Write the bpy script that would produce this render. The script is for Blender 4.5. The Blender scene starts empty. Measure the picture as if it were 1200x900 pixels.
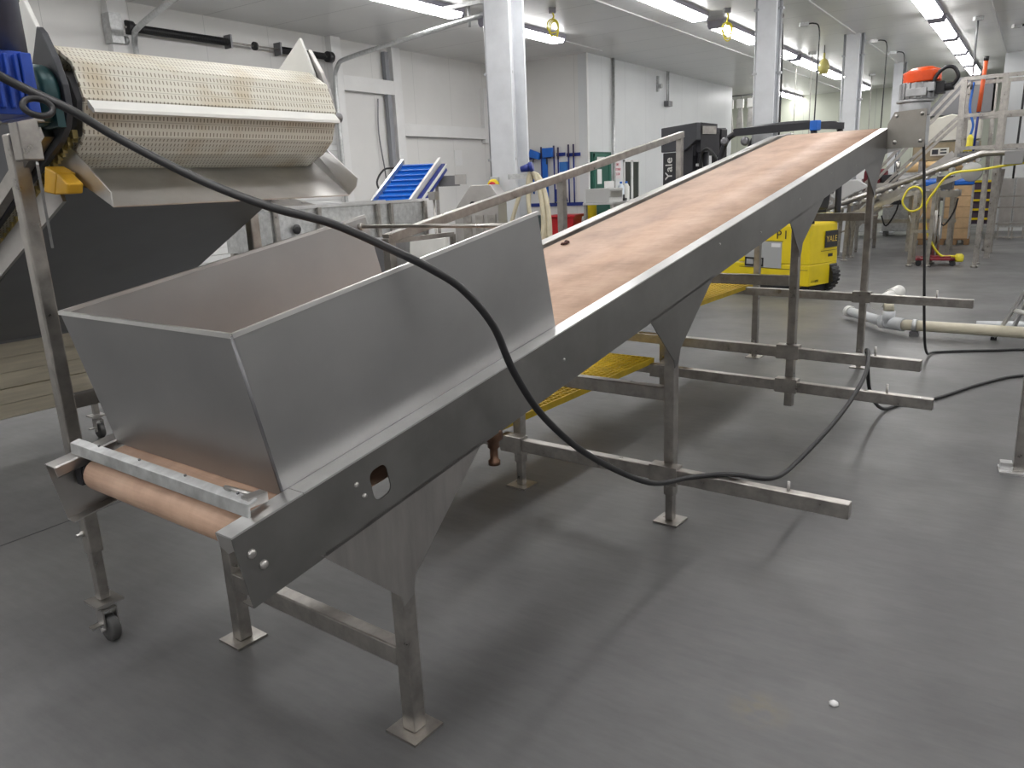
import bpy, bmesh, math, random
from mathutils import Vector, Matrix
random.seed(4)
S = bpy.context.scene
COL = S.collection
V = Vector
# ---------------------------------------------------------------- camera, world, exposure
cd = bpy.data.cameras.new('camera'); cam = bpy.data.objects.new('camera', cd); COL.objects.link(cam)
cd.sensor_width = 36; cd.lens = 27.09; cd.clip_start = .02; cd.clip_end = 200
_r = V((.8346558, .54902938, -.04377701)); _u = V((-.10170827, .23176007, .96744132)); _f = V((-.54129947, .80302802, -.24928071))
cam.matrix_world = Matrix(((_r.x, _u.x, -_f.x, 0), (_r.y, _u.y, -_f.y, 0), (_r.z, _u.z, -_f.z, 1.6), (0, 0, 0, 1)))
S.camera = cam
w = bpy.data.worlds.new('world'); S.world = w; w.use_nodes = True
w.node_tree.nodes['Background'].inputs[0].default_value = (.8, .85, .9, 1)
w.node_tree.nodes['Background'].inputs[1].default_value = .15
S.view_settings.view_transform = 'Standard'; S.view_settings.look = 'None'
S.view_settings.gamma = 1; S.view_settings.use_curve_mapping = False
S.view_settings.exposure = 0.12
LAMP = 19.0          # strength of every tube diffuser

# ---------------------------------------------------------------- materials
MT = {}
def mat(n, col, rough=.5, metal=0., var=0., vscale=4., stretch=(1, 1, 1), bump=0., bscale=60., emit=0., var2=None, rvar=0., spec=.5):
    if n in MT: return MT[n]
    m = bpy.data.materials.new(n); m.use_nodes = True; nt = m.node_tree; b = nt.nodes['Principled BSDF']
    b.inputs['Base Color'].default_value = (*col, 1); b.inputs['Roughness'].default_value = rough; b.inputs['Metallic'].default_value = metal
    b.inputs['Specular IOR Level'].default_value = spec
    tc = nt.nodes.new('ShaderNodeTexCoord'); mp = nt.nodes.new('ShaderNodeMapping'); mp.inputs['Scale'].default_value = stretch
    nt.links.new(tc.outputs['Object'], mp.inputs[0])
    if var or rvar:
        nz = nt.nodes.new('ShaderNodeTexNoise'); nz.inputs['Scale'].default_value = vscale; nz.inputs['Detail'].default_value = 6; nz.inputs['Roughness'].default_value = .6
        nt.links.new(mp.outputs[0], nz.inputs['Vector'])
        if var:
            mx = nt.nodes.new('ShaderNodeMix'); mx.data_type = 'RGBA'
            c2 = var2 or tuple(max(0, c * (1 - var)) for c in col); c1 = tuple(min(1, c * (1 + var * .6)) for c in col) if not var2 else col
            mx.inputs[6].default_value = (*c2, 1); mx.inputs[7].default_value = (*c1, 1)
            rp = nt.nodes.new('ShaderNodeMapRange'); rp.inputs[1].default_value = .3; rp.inputs[2].default_value = .7
            nt.links.new(nz.outputs[0], rp.inputs[0]); nt.links.new(rp.outputs[0], mx.inputs[0]); nt.links.new(mx.outputs[2], b.inputs['Base Color'])
        if rvar:
            rr = nt.nodes.new('ShaderNodeMapRange'); rr.inputs[1].default_value = .3; rr.inputs[2].default_value = .7
            rr.inputs[3].default_value = max(.02, rough - rvar); rr.inputs[4].default_value = min(1, rough + rvar)
            nt.links.new(nz.outputs[0], rr.inputs[0]); nt.links.new(rr.outputs[0], b.inputs['Roughness'])
    if bump:
        n2 = nt.nodes.new('ShaderNodeTexNoise'); n2.inputs['Scale'].default_value = bscale; n2.inputs['Detail'].default_value = 4
        nt.links.new(mp.outputs[0], n2.inputs['Vector'])
        bp = nt.nodes.new('ShaderNodeBump'); bp.inputs['Strength'].default_value = bump; bp.inputs['Distance'].default_value = .002
        nt.links.new(n2.outputs[0], bp.inputs['Height']); nt.links.new(bp.outputs[0], b.inputs['Normal'])
    if emit:
        b.inputs['Emission Color'].default_value = (*col, 1); b.inputs['Emission Strength'].default_value = emit
    MT[n] = m; return m

def seams(n, col, rough, axes, line=(.35, .35, .35), wid=.008, var=.05, bumpy=0.):
    """painted panels with joints; axes = list of (world axis index, spacing, offset)"""
    m = mat(n, col, rough, 0, var, .8); nt = m.node_tree; b = nt.nodes['Principled BSDF']
    g = nt.nodes.new('ShaderNodeNewGeometry'); sp = nt.nodes.new('ShaderNodeSeparateXYZ'); nt.links.new(g.outputs['Position'], sp.inputs[0])
    last = None
    for ax, step, off in axes:
        a = nt.nodes.new('ShaderNodeMath'); a.operation = 'ADD'; a.inputs[1].default_value = off + 100 * step; nt.links.new(sp.outputs[ax], a.inputs[0])
        d = nt.nodes.new('ShaderNodeMath'); d.operation = 'DIVIDE'; d.inputs[1].default_value = step; nt.links.new(a.outputs[0], d.inputs[0])
        f = nt.nodes.new('ShaderNodeMath'); f.operation = 'FRACT'; nt.links.new(d.outputs[0], f.inputs[0])
        l = nt.nodes.new('ShaderNodeMath'); l.operation = 'LESS_THAN'; l.inputs[1].default_value = wid / step; nt.links.new(f.outputs[0], l.inputs[0])
        if last:
            mxx = nt.nodes.new('ShaderNodeMath'); mxx.operation = 'MAXIMUM'; nt.links.new(last.outputs[0], mxx.inputs[0]); nt.links.new(l.outputs[0], mxx.inputs[1]); last = mxx
        else: last = l
    mx = nt.nodes.new('ShaderNodeMix'); mx.data_type = 'RGBA'
    src = b.inputs['Base Color'].links[0].from_socket
    nt.links.new(src, mx.inputs[6]); mx.inputs[7].default_value = (*line, 1); nt.links.new(last.outputs[0], mx.inputs[0]); nt.links.new(mx.outputs[2], b.inputs['Base Color'])
    return m

M_wall = seams('wall_panels', (.70, .695, .68), .45, [(0, 1.12, .2), (1, 1.12, .35)], line=(.52, .52, .51))
M_wall2 = seams('wall_panels_cool', (.66, .68, .69), .4, [(1, 1.12, .35)], line=(.5, .51, .52), wid=.01)
M_wallg = seams('wall_panels_greenish', (.56, .59, .50), .4, [(0, 1.12, .1)], line=(.38, .4, .36), wid=.012)
M_ceil = seams('ceiling_panels', (.74, .74, .73), .30, [(1, 1.13, .4)], line=(.42, .42, .42), wid=.014, var=.04)
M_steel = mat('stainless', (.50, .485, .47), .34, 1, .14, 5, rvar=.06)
M_steelf = mat('stainless_sheet', (.44, .435, .43), .38, 1, .16, 3.2, rvar=.07)
M_brush = mat('stainless_brushed', (.44, .425, .41), .38, 1, .14, 9, stretch=(3, 3, .5), rvar=.06)
M_tube = mat('stainless_tube', (.42, .40, .375), .36, 1, .28, 14, rvar=.1)
M_bright = mat('bright_flange', (.78, .775, .77), .33, 1, .12, 6, rvar=.03)
M_dark = mat('dark_steel', (.20, .20, .21), .45, .7, .15, 6)
M_galv = mat('galvanised', (.55, .56, .56), .48, .85, .25, 22, rvar=.08)
M_alu = mat('aluminium', (.72, .72, .72), .35, 1, .1, 8)
M_paint = mat('column_paint', (.68, .70, .73), .45, 0, .08, 5, bump=.1)
M_white = mat('white_trim', (.74, .74, .735), .4, 0, .05, 3)
M_wplas = mat('white_plastic', (.70, .70, .67), .45, 0, .06, 8)
M_cream = mat('cream_hose', (.66, .60, .44), .5, 0, .15, 9)
M_pvcw = mat('white_pipe', (.55, .57, .59), .35, 0, .1, 9)
M_pvcc = mat('cream_pipe', (.60, .56, .44), .4, 0, .12, 6)
M_blk = mat('black_rubber', (.018, .018, .02), .42, 0, .2, 20)
M_blkp = mat('black_paint', (.022, .022, .027), .42, 0, .2, 6)
M_hole = mat('dark_inside', (.01, .01, .01), .8)
M_navy = mat('navy_motor', (.035, .045, .085), .42, .1, .25, 8)
M_blue = mat('blue_paint', (.015, .055, .33), .35, .1, .3, 12)
M_bluep = mat('blue_plastic', (.01, .13, .55), .4, 0, .12, 8)
M_blued = mat('dark_blue_plastic', (.012, .03, .22), .4, 0, .15, 8)
M_teal = mat('teal_bearing', (.012, .055, .06), .4, .2, .3, 18)
M_yel = mat('yellow_paint', (.72, .56, .01), .38, 0, .1, 4)
M_yelp = mat('yellow_plastic', (.75, .42, .03), .45, 0, .12, 10)
M_yelg = mat('yellow_grating', (.62, .43, .02), .55, 0, .22, 9)
M_yelh = mat('yellow_hose', (.78, .68, .05), .4)
M_red = mat('red_plastic', (.50, .015, .02), .4, 0, .15, 8)
M_redd = mat('maroon_paint', (.22, .02, .03), .4, 0, .3, 12)
M_org = mat('orange_cover', (.85, .09, .01), .35, 0, .15, 10, bump=.5, bscale=30)
M_green = mat('green_door', (.01, .085, .06), .4, 0, .1, 3)
M_dgreen = mat('dark_green_bin', (.02, .05, .055), .45)
M_wood = mat('pallet_wood', (.30, .18, .09), .7, 0, .3, 10)
M_card = mat('crate_panel', (.60, .41, .23), .65, 0, .18, 5)
M_glass = mat('window_dark', (.03, .035, .035), .08, 0, .5, 4)
M_copper = mat('copper_fitting', (.20, .12, .085), .4, 1, .3, 30)
M_paper = mat('paper', (.72, .72, .72), .7)
M_crm = mat('cream_panel', (.62, .60, .52), .5, 0, .1, 4)
M_mach = mat('machine_brown', (.30, .24, .15), .5, .2, .25, 4)
M_tan = mat('tan_roll', (.62, .42, .20), .5, 0, .15, 5)
M_pink = mat('red_print', (.45, .05, .08), .6)
M_lamp = mat('lamp_diffuser', (1, .985, .97), .5, emit=LAMP)

def floor_mat():
    m = mat('floor_epoxy', (.105, .105, .107), .42, 0, .0); nt = m.node_tree; b = nt.nodes['Principled BSDF']
    tc = nt.nodes.new('ShaderNodeNewGeometry')
    def noise(sc, det, vec=None):
        n = nt.nodes.new('ShaderNodeTexNoise'); n.inputs['Scale'].default_value = sc; n.inputs['Detail'].default_value = det; n.inputs['Roughness'].default_value = .62
        nt.links.new(vec or tc.outputs['Position'], n.inputs['Vector']); return n
    def rng(s, a, b_, c, d):
        r = nt.nodes.new('ShaderNodeMapRange'); nt.links.new(s, r.inputs[0])
        for i, v in enumerate((a, b_, c, d)): r.inputs[1 + i].default_value = v
        return r.outputs[0]
    n1 = noise(.9, 7); n2 = noise(14, 5)
    mp = nt.nodes.new('ShaderNodeMapping'); mp.inputs['Scale'].default_value = (2.2, 12, 1); mp.inputs['Rotation'].default_value = (0, 0, .5); nt.links.new(tc.outputs['Position'], mp.inputs[0])
    n3 = noise(2.5, 6, mp.outputs[0])
    mx = nt.nodes.new('ShaderNodeMix'); mx.data_type = 'RGBA'; mx.inputs[6].default_value = (.088, .088, .09, 1); mx.inputs[7].default_value = (.140, .140, .140, 1)
    nt.links.new(rng(n1.outputs[0], .32, .68, 0, 1), mx.inputs[0])
    m2 = nt.nodes.new('ShaderNodeMix'); m2.data_type = 'RGBA'; m2.blend_type = 'MULTIPLY'; m2.inputs[0].default_value = 1
    nt.links.new(mx.outputs[2], m2.inputs[6]); sc = rng(n3.outputs[0], .34, .62, .90, 1.03); cr = nt.nodes.new('ShaderNodeCombineColor')
    for i in range(3): nt.links.new(sc, cr.inputs[i])
    nt.links.new(cr.outputs[0], m2.inputs[7])
    # old yellow stain near the camera
    sv = nt.nodes.new('ShaderNodeVectorMath'); sv.operation = 'DISTANCE'; nt.links.new(tc.outputs['Position'], sv.inputs[0]); sv.inputs[1].default_value = (-.55, 2.1, 0)
    m3 = nt.nodes.new('ShaderNodeMix'); m3.data_type = 'RGBA'; m3.inputs[7].default_value = (.17, .14, .07, 1)
    ms = nt.nodes.new('ShaderNodeMath'); ms.operation = 'MULTIPLY'; nt.links.new(rng(sv.outputs['Value'], .03, .11, .45, 0), ms.inputs[0]); nt.links.new(rng(n2.outputs[0], .4, .6, 0, 1), ms.inputs[1])
    nt.links.new(ms.outputs[0], m3.inputs[0]); nt.links.new(m2.outputs[2], m3.inputs[6])
    nt.links.new(m3.outputs[2], b.inputs['Base Color'])
    nt.links.new(rng(n1.outputs[0], .3, .7, .5, .36), b.inputs['Roughness'])
    bp = nt.nodes.new('ShaderNodeBump'); bp.inputs['Strength'].default_value = .25; bp.inputs['Distance'].default_value = .003; nt.links.new(n2.outputs[0], bp.inputs['Height']); nt.links.new(bp.outputs[0], b.inputs['Normal'])
    return m
M_floor = floor_mat()

def belt_mat():
    m = mat('urethane_belt', (.5, .33, .25), .55, 0, 0); nt = m.node_tree; b = nt.nodes['Principled BSDF']
    tc = nt.nodes.new('ShaderNodeTexCoord')
    mp = nt.nodes.new('ShaderNodeMapping'); mp.inputs['Scale'].default_value = (1.5, 2.0, 1); nt.links.new(tc.outputs['UV'], mp.inputs[0])
    n = nt.nodes.new('ShaderNodeTexNoise'); n.inputs['Scale'].default_value = 2.2; n.inputs['Detail'].default_value = 7; n.inputs['Roughness'].default_value = .6; nt.links.new(mp.outputs[0], n.inputs['Vector'])
    cr = nt.nodes.new('ShaderNodeValToRGB'); nt.links.new(n.outputs[0], cr.inputs[0])
    e = cr.color_ramp.elements; e[0].position = .3; e[0].color = (.37, .245, .18, 1); e[1].position = .68; e[1].color = (.60, .43, .33, 1)
    k = cr.color_ramp.elements.new(.5); k.color = (.51, .35, .26, 1)
    mp2 = nt.nodes.new('ShaderNodeMapping'); mp2.inputs['Scale'].default_value = (60, 3, 1); nt.links.new(tc.outputs['UV'], mp2.inputs[0])
    n2 = nt.nodes.new('ShaderNodeTexNoise'); n2.inputs['Scale'].default_value = 2; n2.inputs['Detail'].default_value = 4; nt.links.new(mp2.outputs[0], n2.inputs['Vector'])
    mx = nt.nodes.new('ShaderNodeMix'); mx.data_type = 'RGBA'; mx.blend_type = 'MULTIPLY'; mx.inputs[0].default_value = .35
    nt.links.new(cr.outputs[0], mx.inputs[6]); nt.links.new(n2.outputs[0], mx.inputs[7])
    g = nt.nodes.new('ShaderNodeMix'); g.data_type = 'RGBA'; g.blend_type = 'MULTIPLY'; g.inputs[0].default_value = 1; g.inputs[7].default_value = (1.1, 1.06, 1.02, 1)
    nt.links.new(mx.outputs[2], g.inputs[6]); nt.links.new(g.outputs[2], b.inputs['Base Color'])
    return m
M_belt = belt_mat()

def perf_mat():
    """white modular belt: rows of slots, brown residue"""
    m = mat('modular_belt', (.7, .68, .58), .4, 0, 0); nt = m.node_tree; b = nt.nodes['Principled BSDF']
    tc = nt.nodes.new('ShaderNodeTexCoord'); sp = nt.nodes.new('ShaderNodeSeparateXYZ'); nt.links.new(tc.outputs['UV'], sp.inputs[0])
    def mth(op, a, bb=None, c=None):
        k = nt.nodes.new('ShaderNodeMath'); k.operation = op
        for i, v in enumerate((a, bb, c)):
            if v is None: continue
            if isinstance(v, (int, float)): k.inputs[i].default_value = v
            else: nt.links.new(v, k.inputs[i])
        return k.outputs[0]
    row = mth('DIVIDE', sp.outputs[1], .0245); rf = mth('FRACT', row); ri = mth('FLOOR', row)
    xo = mth('MULTIPLY', mth('FRACT', mth('MULTIPLY', ri, .5)), .013)
    xf = mth('FRACT', mth('DIVIDE', mth('ADD', sp.outputs[0], xo), .0135))
    slot = mth('MULTIPLY', mth('LESS_THAN', xf, .30), mth('MULTIPLY', mth('GREATER_THAN', rf, .25), mth('LESS_THAN', rf, .8)))
    hinge = mth('LESS_THAN', mth('FRACT', mth('DIVIDE', row, 2.0)), .04)
    n = nt.nodes.new('ShaderNodeTexNoise'); n.inputs['Scale'].default_value = 6; n.inputs['Detail'].default_value = 6; nt.links.new(tc.outputs['UV'], n.inputs['Vector'])
    st = nt.nodes.new('ShaderNodeMix'); st.data_type = 'RGBA'; st.inputs[6].default_value = (.64, .62, .54, 1); st.inputs[7].default_value = (.50, .42, .29, 1)
    r = nt.nodes.new('ShaderNodeMapRange'); r.inputs[1].default_value = .5; r.inputs[2].default_value = .75; nt.links.new(n.outputs[0], r.inputs[0]); nt.links.new(r.outputs[0], st.inputs[0])
    mx = nt.nodes.new('ShaderNodeMix'); mx.data_type = 'RGBA'; mx.inputs[7].default_value = (.16, .13, .09, 1)
    nt.links.new(st.outputs[2], mx.inputs[6]); nt.links.new(mth('MAXIMUM', mth('MULTIPLY', slot, .85), mth('MULTIPLY', hinge, .5)), mx.inputs[0])
    nt.links.new(mx.outputs[2], b.inputs['Base Color'])
    return m
M_perf = perf_mat()

# ---------------------------------------------------------------- builders
ANGC = math.radians(86.37805); CO = V((-1.426, .961, 0))     # conveyor axes: s along it, u to its left, z up
RC = Matrix.Rotation(ANGC, 4, 'Z'); FC = Matrix.Translation(CO) @ RC
BASE = {}
class MB:
    def __init__(s): s.bm = bmesh.new(); s.uv = None
    def poly(s, vs, faces, smooth=()):
        bv = [s.bm.verts.new(v) for v in vs]
        for i, f in enumerate(faces):
            try: fc = s.bm.faces.new([bv[k] for k in f])
            except ValueError: continue
            if smooth is True or i in smooth: fc.smooth = True
        return s
    def box(s, a, b):
        x0, y0, z0 = [min(p, q) for p, q in zip(a, b)]; x1, y1, z1 = [max(p, q) for p, q in zip(a, b)]
        return s.poly([(x0,y0,z0),(x1,y0,z0),(x1,y1,z0),(x0,y1,z0),(x0,y0,z1),(x1,y0,z1),(x1,y1,z1),(x0,y1,z1)],
                      [(3,2,1,0),(4,5,6,7),(0,1,5,4),(1,2,6,5),(2,3,7,6),(3,0,4,7)])
    def cbox(s, c, d): return s.box([c[i]-d[i]/2 for i in range(3)], [c[i]+d[i]/2 for i in range(3)])
    def beam(s, p0, p1, w, h=None, up=(0,0,1)):
        h = h or w; p0 = V(p0); p1 = V(p1); t = (p1-p0).normalized(); up = V(up)
        x = t.cross(up)
        if x.length < 1e-4: x = t.cross(V((1,0,0)))
        x.normalize(); y = x.cross(t); x *= w/2; y *= h/2
        vs = [p0-x-y, p0+x-y, p0+x+y, p0-x+y, p1-x-y, p1+x-y, p1+x+y, p1-x+y]
        return s.poly(vs, [(0,1,2,3),(7,6,5,4),(1,0,4,5),(2,1,5,6),(3,2,6,7),(0,3,7,4)])
    def hull2(s, A, B):
        """frustum between two same-length rings"""
        n = len(A); return s.poly(list(A)+list(B), [tuple(range(n))[::-1], tuple(range(n, 2*n))]+[(i,(i+1)%n,n+(i+1)%n,n+i) for i in range(n)])
    def prism(s, pts, vec): return s.hull2([V(p) for p in pts], [V(p)+V(vec) for p in pts])
    def cyl(s, p0, p1, r, r2=None, n=20, cap=True):
        r2 = r if r2 is None else r2; p0 = V(p0); p1 = V(p1); t = (p1-p0).normalized(); x = t.orthogonal().normalized(); y = t.cross(x)
        A = [p0+(x*math.cos(2*math.pi*k/n)+y*math.sin(2*math.pi*k/n))*r for k in range(n)]
        B = [p1+(x*math.cos(2*math.pi*k/n)+y*math.sin(2*math.pi*k/n))*r2 for k in range(n)]
        fs = [(i,(i+1)%n,n+(i+1)%n,n+i) for i in range(n)]
        sm = list(range(n))
        if cap: fs += [tuple(range(n))[::-1], tuple(range(n,2*n))]
        return s.poly(A+B, fs, sm)
    def lathe(s, c, prof, axis=(0,0,1), n=20):
        c = V(c); t = V(axis).normalized(); x = t.orthogonal().normalized(); y = t.cross(x); vs = []
        for r, h in prof:
            for k in range(n): vs.append(c+t*h+(x*math.cos(2*math.pi*k/n)+y*math.sin(2*math.pi*k/n))*r)
        fs = []
        for j in range(len(prof)-1):
            for i in range(n): fs.append((j*n+i, j*n+(i+1)%n, (j+1)*n+(i+1)%n, (j+1)*n+i))
        k = len(fs); fs += [tuple(range(n))[::-1], tuple(range((len(prof)-1)*n, len(prof)*n))]
        return s.poly(vs, fs, list(range(k)))
    def tube(s, pts, r, n=10, sub=6, closed=False):
        P = [V(p) for p in pts]
        if sub > 1:
            Q = []; m = len(P)
            for i in range(m-1 if not closed else m):
                a = P[(i-1)%m] if (i > 0 or closed) else P[0]*2-P[1]; b = P[i]; c = P[(i+1)%m]; d = P[(i+2)%m] if (i+2 < m or closed) else c*2-b
                for k in range(sub):
                    t = k/sub; Q.append(.5*((2*b)+(c-a)*t+(2*a-5*b+4*c-d)*t*t+(3*b-a-3*c+d)*t**3))
            if not closed: Q.append(P[-1])
            P = Q
        m = len(P); vs = []; nrm = None
        for i in range(m):
            t = (P[(i+1)%m if closed else min(i+1, m-1)]-P[(i-1)%m if closed else max(i-1, 0)]).normalized()
            if nrm is None: nrm = t.orthogonal().normalized()
            nrm = (nrm-t*nrm.dot(t)).normalized(); bn = t.cross(nrm)
            for k in range(n): vs.append(P[i]+(nrm*math.cos(2*math.pi*k/n)+bn*math.sin(2*math.pi*k/n))*r)
        fs = []
        for i in range(m if closed else m-1):
            j = (i+1) % m
            for k in range(n): fs.append((i*n+k, i*n+(k+1)%n, j*n+(k+1)%n, j*n+k))
        q = len(fs)
        if not closed: fs += [tuple(range(n))[::-1], tuple(range((m-1)*n, m*n))]
        return s.poly(vs, fs, list(range(q)))
    def strip(s, prof, x0, x1, th, nx=1, closed=False):
        """belt: profile [(u,z)] swept across x, uv = (x, arc length)"""
        if s.uv is None: s.uv = s.bm.loops.layers.uv.new('UVMap')
        P = [V((0, p[0], p[1])) for p in prof]; m = len(P); L = [0]
        for i in range(1, m+(1 if closed else 0)): L.append(L[-1]+(P[i%m]-P[i-1]).length)
        N = []
        for i in range(m):
            a = P[(i-1)%m] if (i or closed) else P[0]; b = P[(i+1)%m] if (i < m-1 or closed) else P[-1]
            t = (b-a).normalized(); N.append(V((0, -t.z, t.y)))
        rings = []
        for i in range(m):
            o = P[i]; q = P[i]-N[i]*th
            rings.append([s.bm.verts.new((x, o.y, o.z)) for x in (x0, x1)]+[s.bm.verts.new((x, q.y, q.z)) for x in (x1, x0)])
        for i in range(m if closed else m-1):
            A = rings[i]; B = rings[(i+1)%m]; la, lb = L[i], L[i+1]
            for (a, b), (ua, ub) in zip(((0,1),(1,2),(2,3),(3,0)), ((x0,x1),(x1,x1),(x1,x0),(x0,x0))):
                f = s.bm.faces.new((A[a], A[b], B[b], B[a]))
                for lp, uvv in zip(f.loops, ((ua,la),(ub,la),(ub,lb),(ua,lb))): lp[s.uv].uv = uvv
        if not closed:
            s.bm.faces.new(rings[0][::-1]); s.bm.faces.new(rings[-1])
        return s
    def build(s, name, material, parent=None, frame='R', base=None, bev=0., **tags):
        bmesh.ops.recalc_face_normals(s.bm, faces=s.bm.faces)
        if parent is not None: bs = BASE[parent.name]
        else: bs = V(base) if base is not None else V((0,0,0))
        bmesh.ops.translate(s.bm, verts=s.bm.verts, vec=-bs)
        me = bpy.data.meshes.new(name); s.bm.to_mesh(me); s.bm.free(); me.materials.append(material)
        o = bpy.data.objects.new(name, me); COL.objects.link(o); BASE[o.name] = bs
        if parent is not None: o.parent = parent
        elif frame == 'C': o.matrix_world = FC @ Matrix.Translation(bs)
        else: o.location = bs
        if bev:
            md = o.modifiers.new('bevel', 'BEVEL'); md.width = bev; md.segments = 2; md.limit_method = 'ANGLE'; md.angle_limit = .6
        if tags.get('label'): tag(o, tags['label'], tags.get('cat'), tags.get('group'))
        if tags.get('kind'): o['kind'] = tags['kind']
        return o
def tag(o, label, cat=None, group=None):
    o['label'] = label
    if cat: o['category'] = cat
    if group: o['group'] = group
def thing(name, label, cat, base, frame='R', rz=0., group=None):
    """Empty at the thing's base. frame R/C: parts are written in room / conveyor axes; L: parts in the thing's own axes."""
    o = bpy.data.objects.new(name, None); COL.objects.link(o); o.empty_display_size = .1
    if frame == 'C': o.matrix_world = FC @ Matrix.Translation(V(base)); BASE[o.name] = V(base)
    elif frame == 'L': o.location = base; o.rotation_euler = (0,0,rz); BASE[o.name] = V((0,0,0))
    else: o.location = base; BASE[o.name] = V(base)
    tag(o, label, cat, group); return o
def copy_tree(o, parent=None):
    c = o.copy(); COL.objects.link(c); c.parent = parent
    if 'label' in c and parent is None: pass
    for ch in [k for k in bpy.data.objects if k.parent == o]: copy_tree(ch, c)
    return c
def text(name, body, size, material, parent, mw, depth=.002):
    cu = bpy.data.curves.new(name, 'FONT'); cu.body = body; cu.size = size; cu.extrude = depth; cu.align_x = 'CENTER'; cu.align_y = 'CENTER'
    t = bpy.data.objects.new('tmp', cu); COL.objects.link(t); bpy.context.view_layer.update()
    me = bpy.data.meshes.new_from_object(t.evaluated_get(bpy.context.evaluated_depsgraph_get())); bpy.data.objects.remove(t)
    me.materials.clear(); me.materials.append(material); me.name = name
    me.transform(mw)
    o = bpy.data.objects.new(name, me); COL.objects.link(o); o.parent = parent; BASE[o.name] = BASE[parent.name]; return o
def struct(mb, name, material, label=None, parent=None, **k):
    o = mb.build(name, material, parent, **k)
    if parent is None: o['kind'] = 'structure'
    if label: o['label'] = label
    return o

# ---------------------------------------------------------------- the room
H = 4.1
XL, YE, XB, YF, XR, YB = -10.0, 14.67, -7.75, 28.5, 6.5, -8.0
struct(MB().box((XL-.2, YB-.2, -.2), (XR+.2, YF+.2, 0)), 'floor', M_floor, 'dark grey epoxy floor')
struct(MB().box((XL-.2, YB-.2, H), (XR+.2, YF+.2, H+.2)), 'ceiling', M_ceil, 'pale grey panelled ceiling')
struct(MB().box((XL-.2, YB, 0), (XL, YE+.2, H)), 'wall_left', M_wall, 'off-white panelled wall behind the machines', base=(XL, 0, 0))
struct(MB().box((XL, YE, 0), (XB-.2, YE+.2, H)), 'wall_end', M_wall, 'off-white wall with the hanging tools', base=(XL, YE, 0))
struct(MB().box((XB-.2, YE, 0), (XB, 23.8, H)), 'wall_office', M_wall2, 'white panelled wall with the green door', base=(XB, YE, 0))
struct(MB().box((XL-.2, YF, 0), (XR, YF+.2, H)), 'wall_far', M_wallg, 'pale greenish far wall', base=(XL, YF, 0))
struct(MB().box((XL-.2, 23.6, 0), (XB-.2, 23.8, H)), 'wall_recess', M_wall, base=(XL, 23.6, 0))
struct(MB().box((XL-.2, 23.8, 0), (XL, YF, H)), 'wall_recess_left', M_wall, base=(XL, 23.8, 0))
struct(MB().box((XR, YB, 0), (XR+.2, YF+.2, H)), 'wall_right', M_wall, base=(XR, 0, 0))
struct(MB().box((XL-.2, YB-.2, 0), (XR+.2, YB, H)), 'wall_back', M_wall, base=(0, YB, 0))
struct(MB().box((-.9, 22.6, 0), (XR, 22.8, H)), 'wall_partition', M_wall2, 'white wall at the far right', base=(XR, 22.6, 0))
# ceiling joint trims
for i, (x, y0, y1) in enumerate(((-7.42, 3, 16.0), (-5.5, 3, 28.4), (-3.15, 2, 28.4), (-.9, 3, 22.6), (-7.0, 23.9, 28.4))):
    if i == 0: y1 = YE
    struct(MB().box((x-.025, y0, H-.02), (x+.025, y1, H)), 'trim_%d' % (i+1), M_white, base=(x, y0, H-.02))
# posts and headers of the bays on the left wall
n = 6
def wtrim(y0, y1, z0, z1, d=.1, m=M_white):
    global n
    struct(MB().box((XL, y0, z0), (XL+d, y1, z1)), 'trim_%d' % n, m, base=(XL, y0, z0), bev=.004); n += 1
wtrim(6.02, 6.28, 0, H, .12); wtrim(9.8, 10.02, 0, H, .12); wtrim(11.28, 11.5, 0, H, .12)
wtrim(10.02, 11.28, 3.28, 3.52, .12); wtrim(11.5, 14.1, 2.58, 2.8, .12); wtrim(14.1, 14.25, 2.5, 3.6, .1)
struct(MB().box((XB, YE-.02, 0), (XB+.015, YE+.05, H)), 'trim_%d' % n, M_white, base=(XB, YE, 0)); n += 1
struct(MB().box((XL, YE-.02, 0), (XB-.1, YE, .22)).box((XB, YE, 0), (XB+.02, 15.0, .18)), 'baseboard_end', mat('grey_base', (.10, .10, .11), .5), base=(XL, YE, 0))
# sectional overhead door with ribs, between the first two posts
dm = mat('door_slats', (.72, .725, .72), .42, 0, .04, 2)
d = MB()
for k in range(34): d.box((XL, 6.3, .1*k+.004), (XL+.03+.006*(k % 2), 9.8, .1*k+.096))
dr = struct(d, 'door_2', dm, 'white ribbed overhead door', base=(XL, 6.3, 0))
# green door
g = struct(MB().box((XB, 14.75, 0), (XB+.06, 15.62, 2.2)), 'door_1', M_green, 'dark green door in the white wall', base=(XB, 14.75, 0))
MB().box((XB+.06, 14.8, 0), (XB+.075, 14.84, 2.16)).box((XB+.06, 15.5, 0), (XB+.075, 15.56, 2.16)).box((XB+.06, 14.8, 2.1), (XB+.075, 15.56, 2.16)).build('door_frame', mat('green_frame', (.03, .14, .10), .4), g)
MB().cyl((XB+.06, 15.42, 1.0), (XB+.13, 15.42, 1.0), .015).cyl((XB+.12, 15.44, 1.0), (XB+.12, 15.32, 1.0), .012).build('door_handle', M_steel, g)
wn = MB()
for y0, y1 in ((16.36, 16.68), (16.78, 17.10)): wn.box((XB, y0, 1.1), (XB+.02, y1, 2.0))
wi = struct(wn, 'window_1', M_glass, 'two narrow panes in the white wall', base=(XB, 16.36, 1.1))
MB().box((XB, 16.68, 1.06), (XB+.04, 16.78, 2.04)).box((XB, 16.32, 2.0), (XB+.04, 17.14, 2.04)).box((XB, 16.32, 1.06), (XB+.04, 17.14, 1.1)).box((XB, 17.1, 1.06), (XB+.04, 17.14, 2.04)).box((XB, 16.32, 1.06), (XB+.04, 16.36, 2.04)).build('window_frame', M_white, wi)
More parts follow.
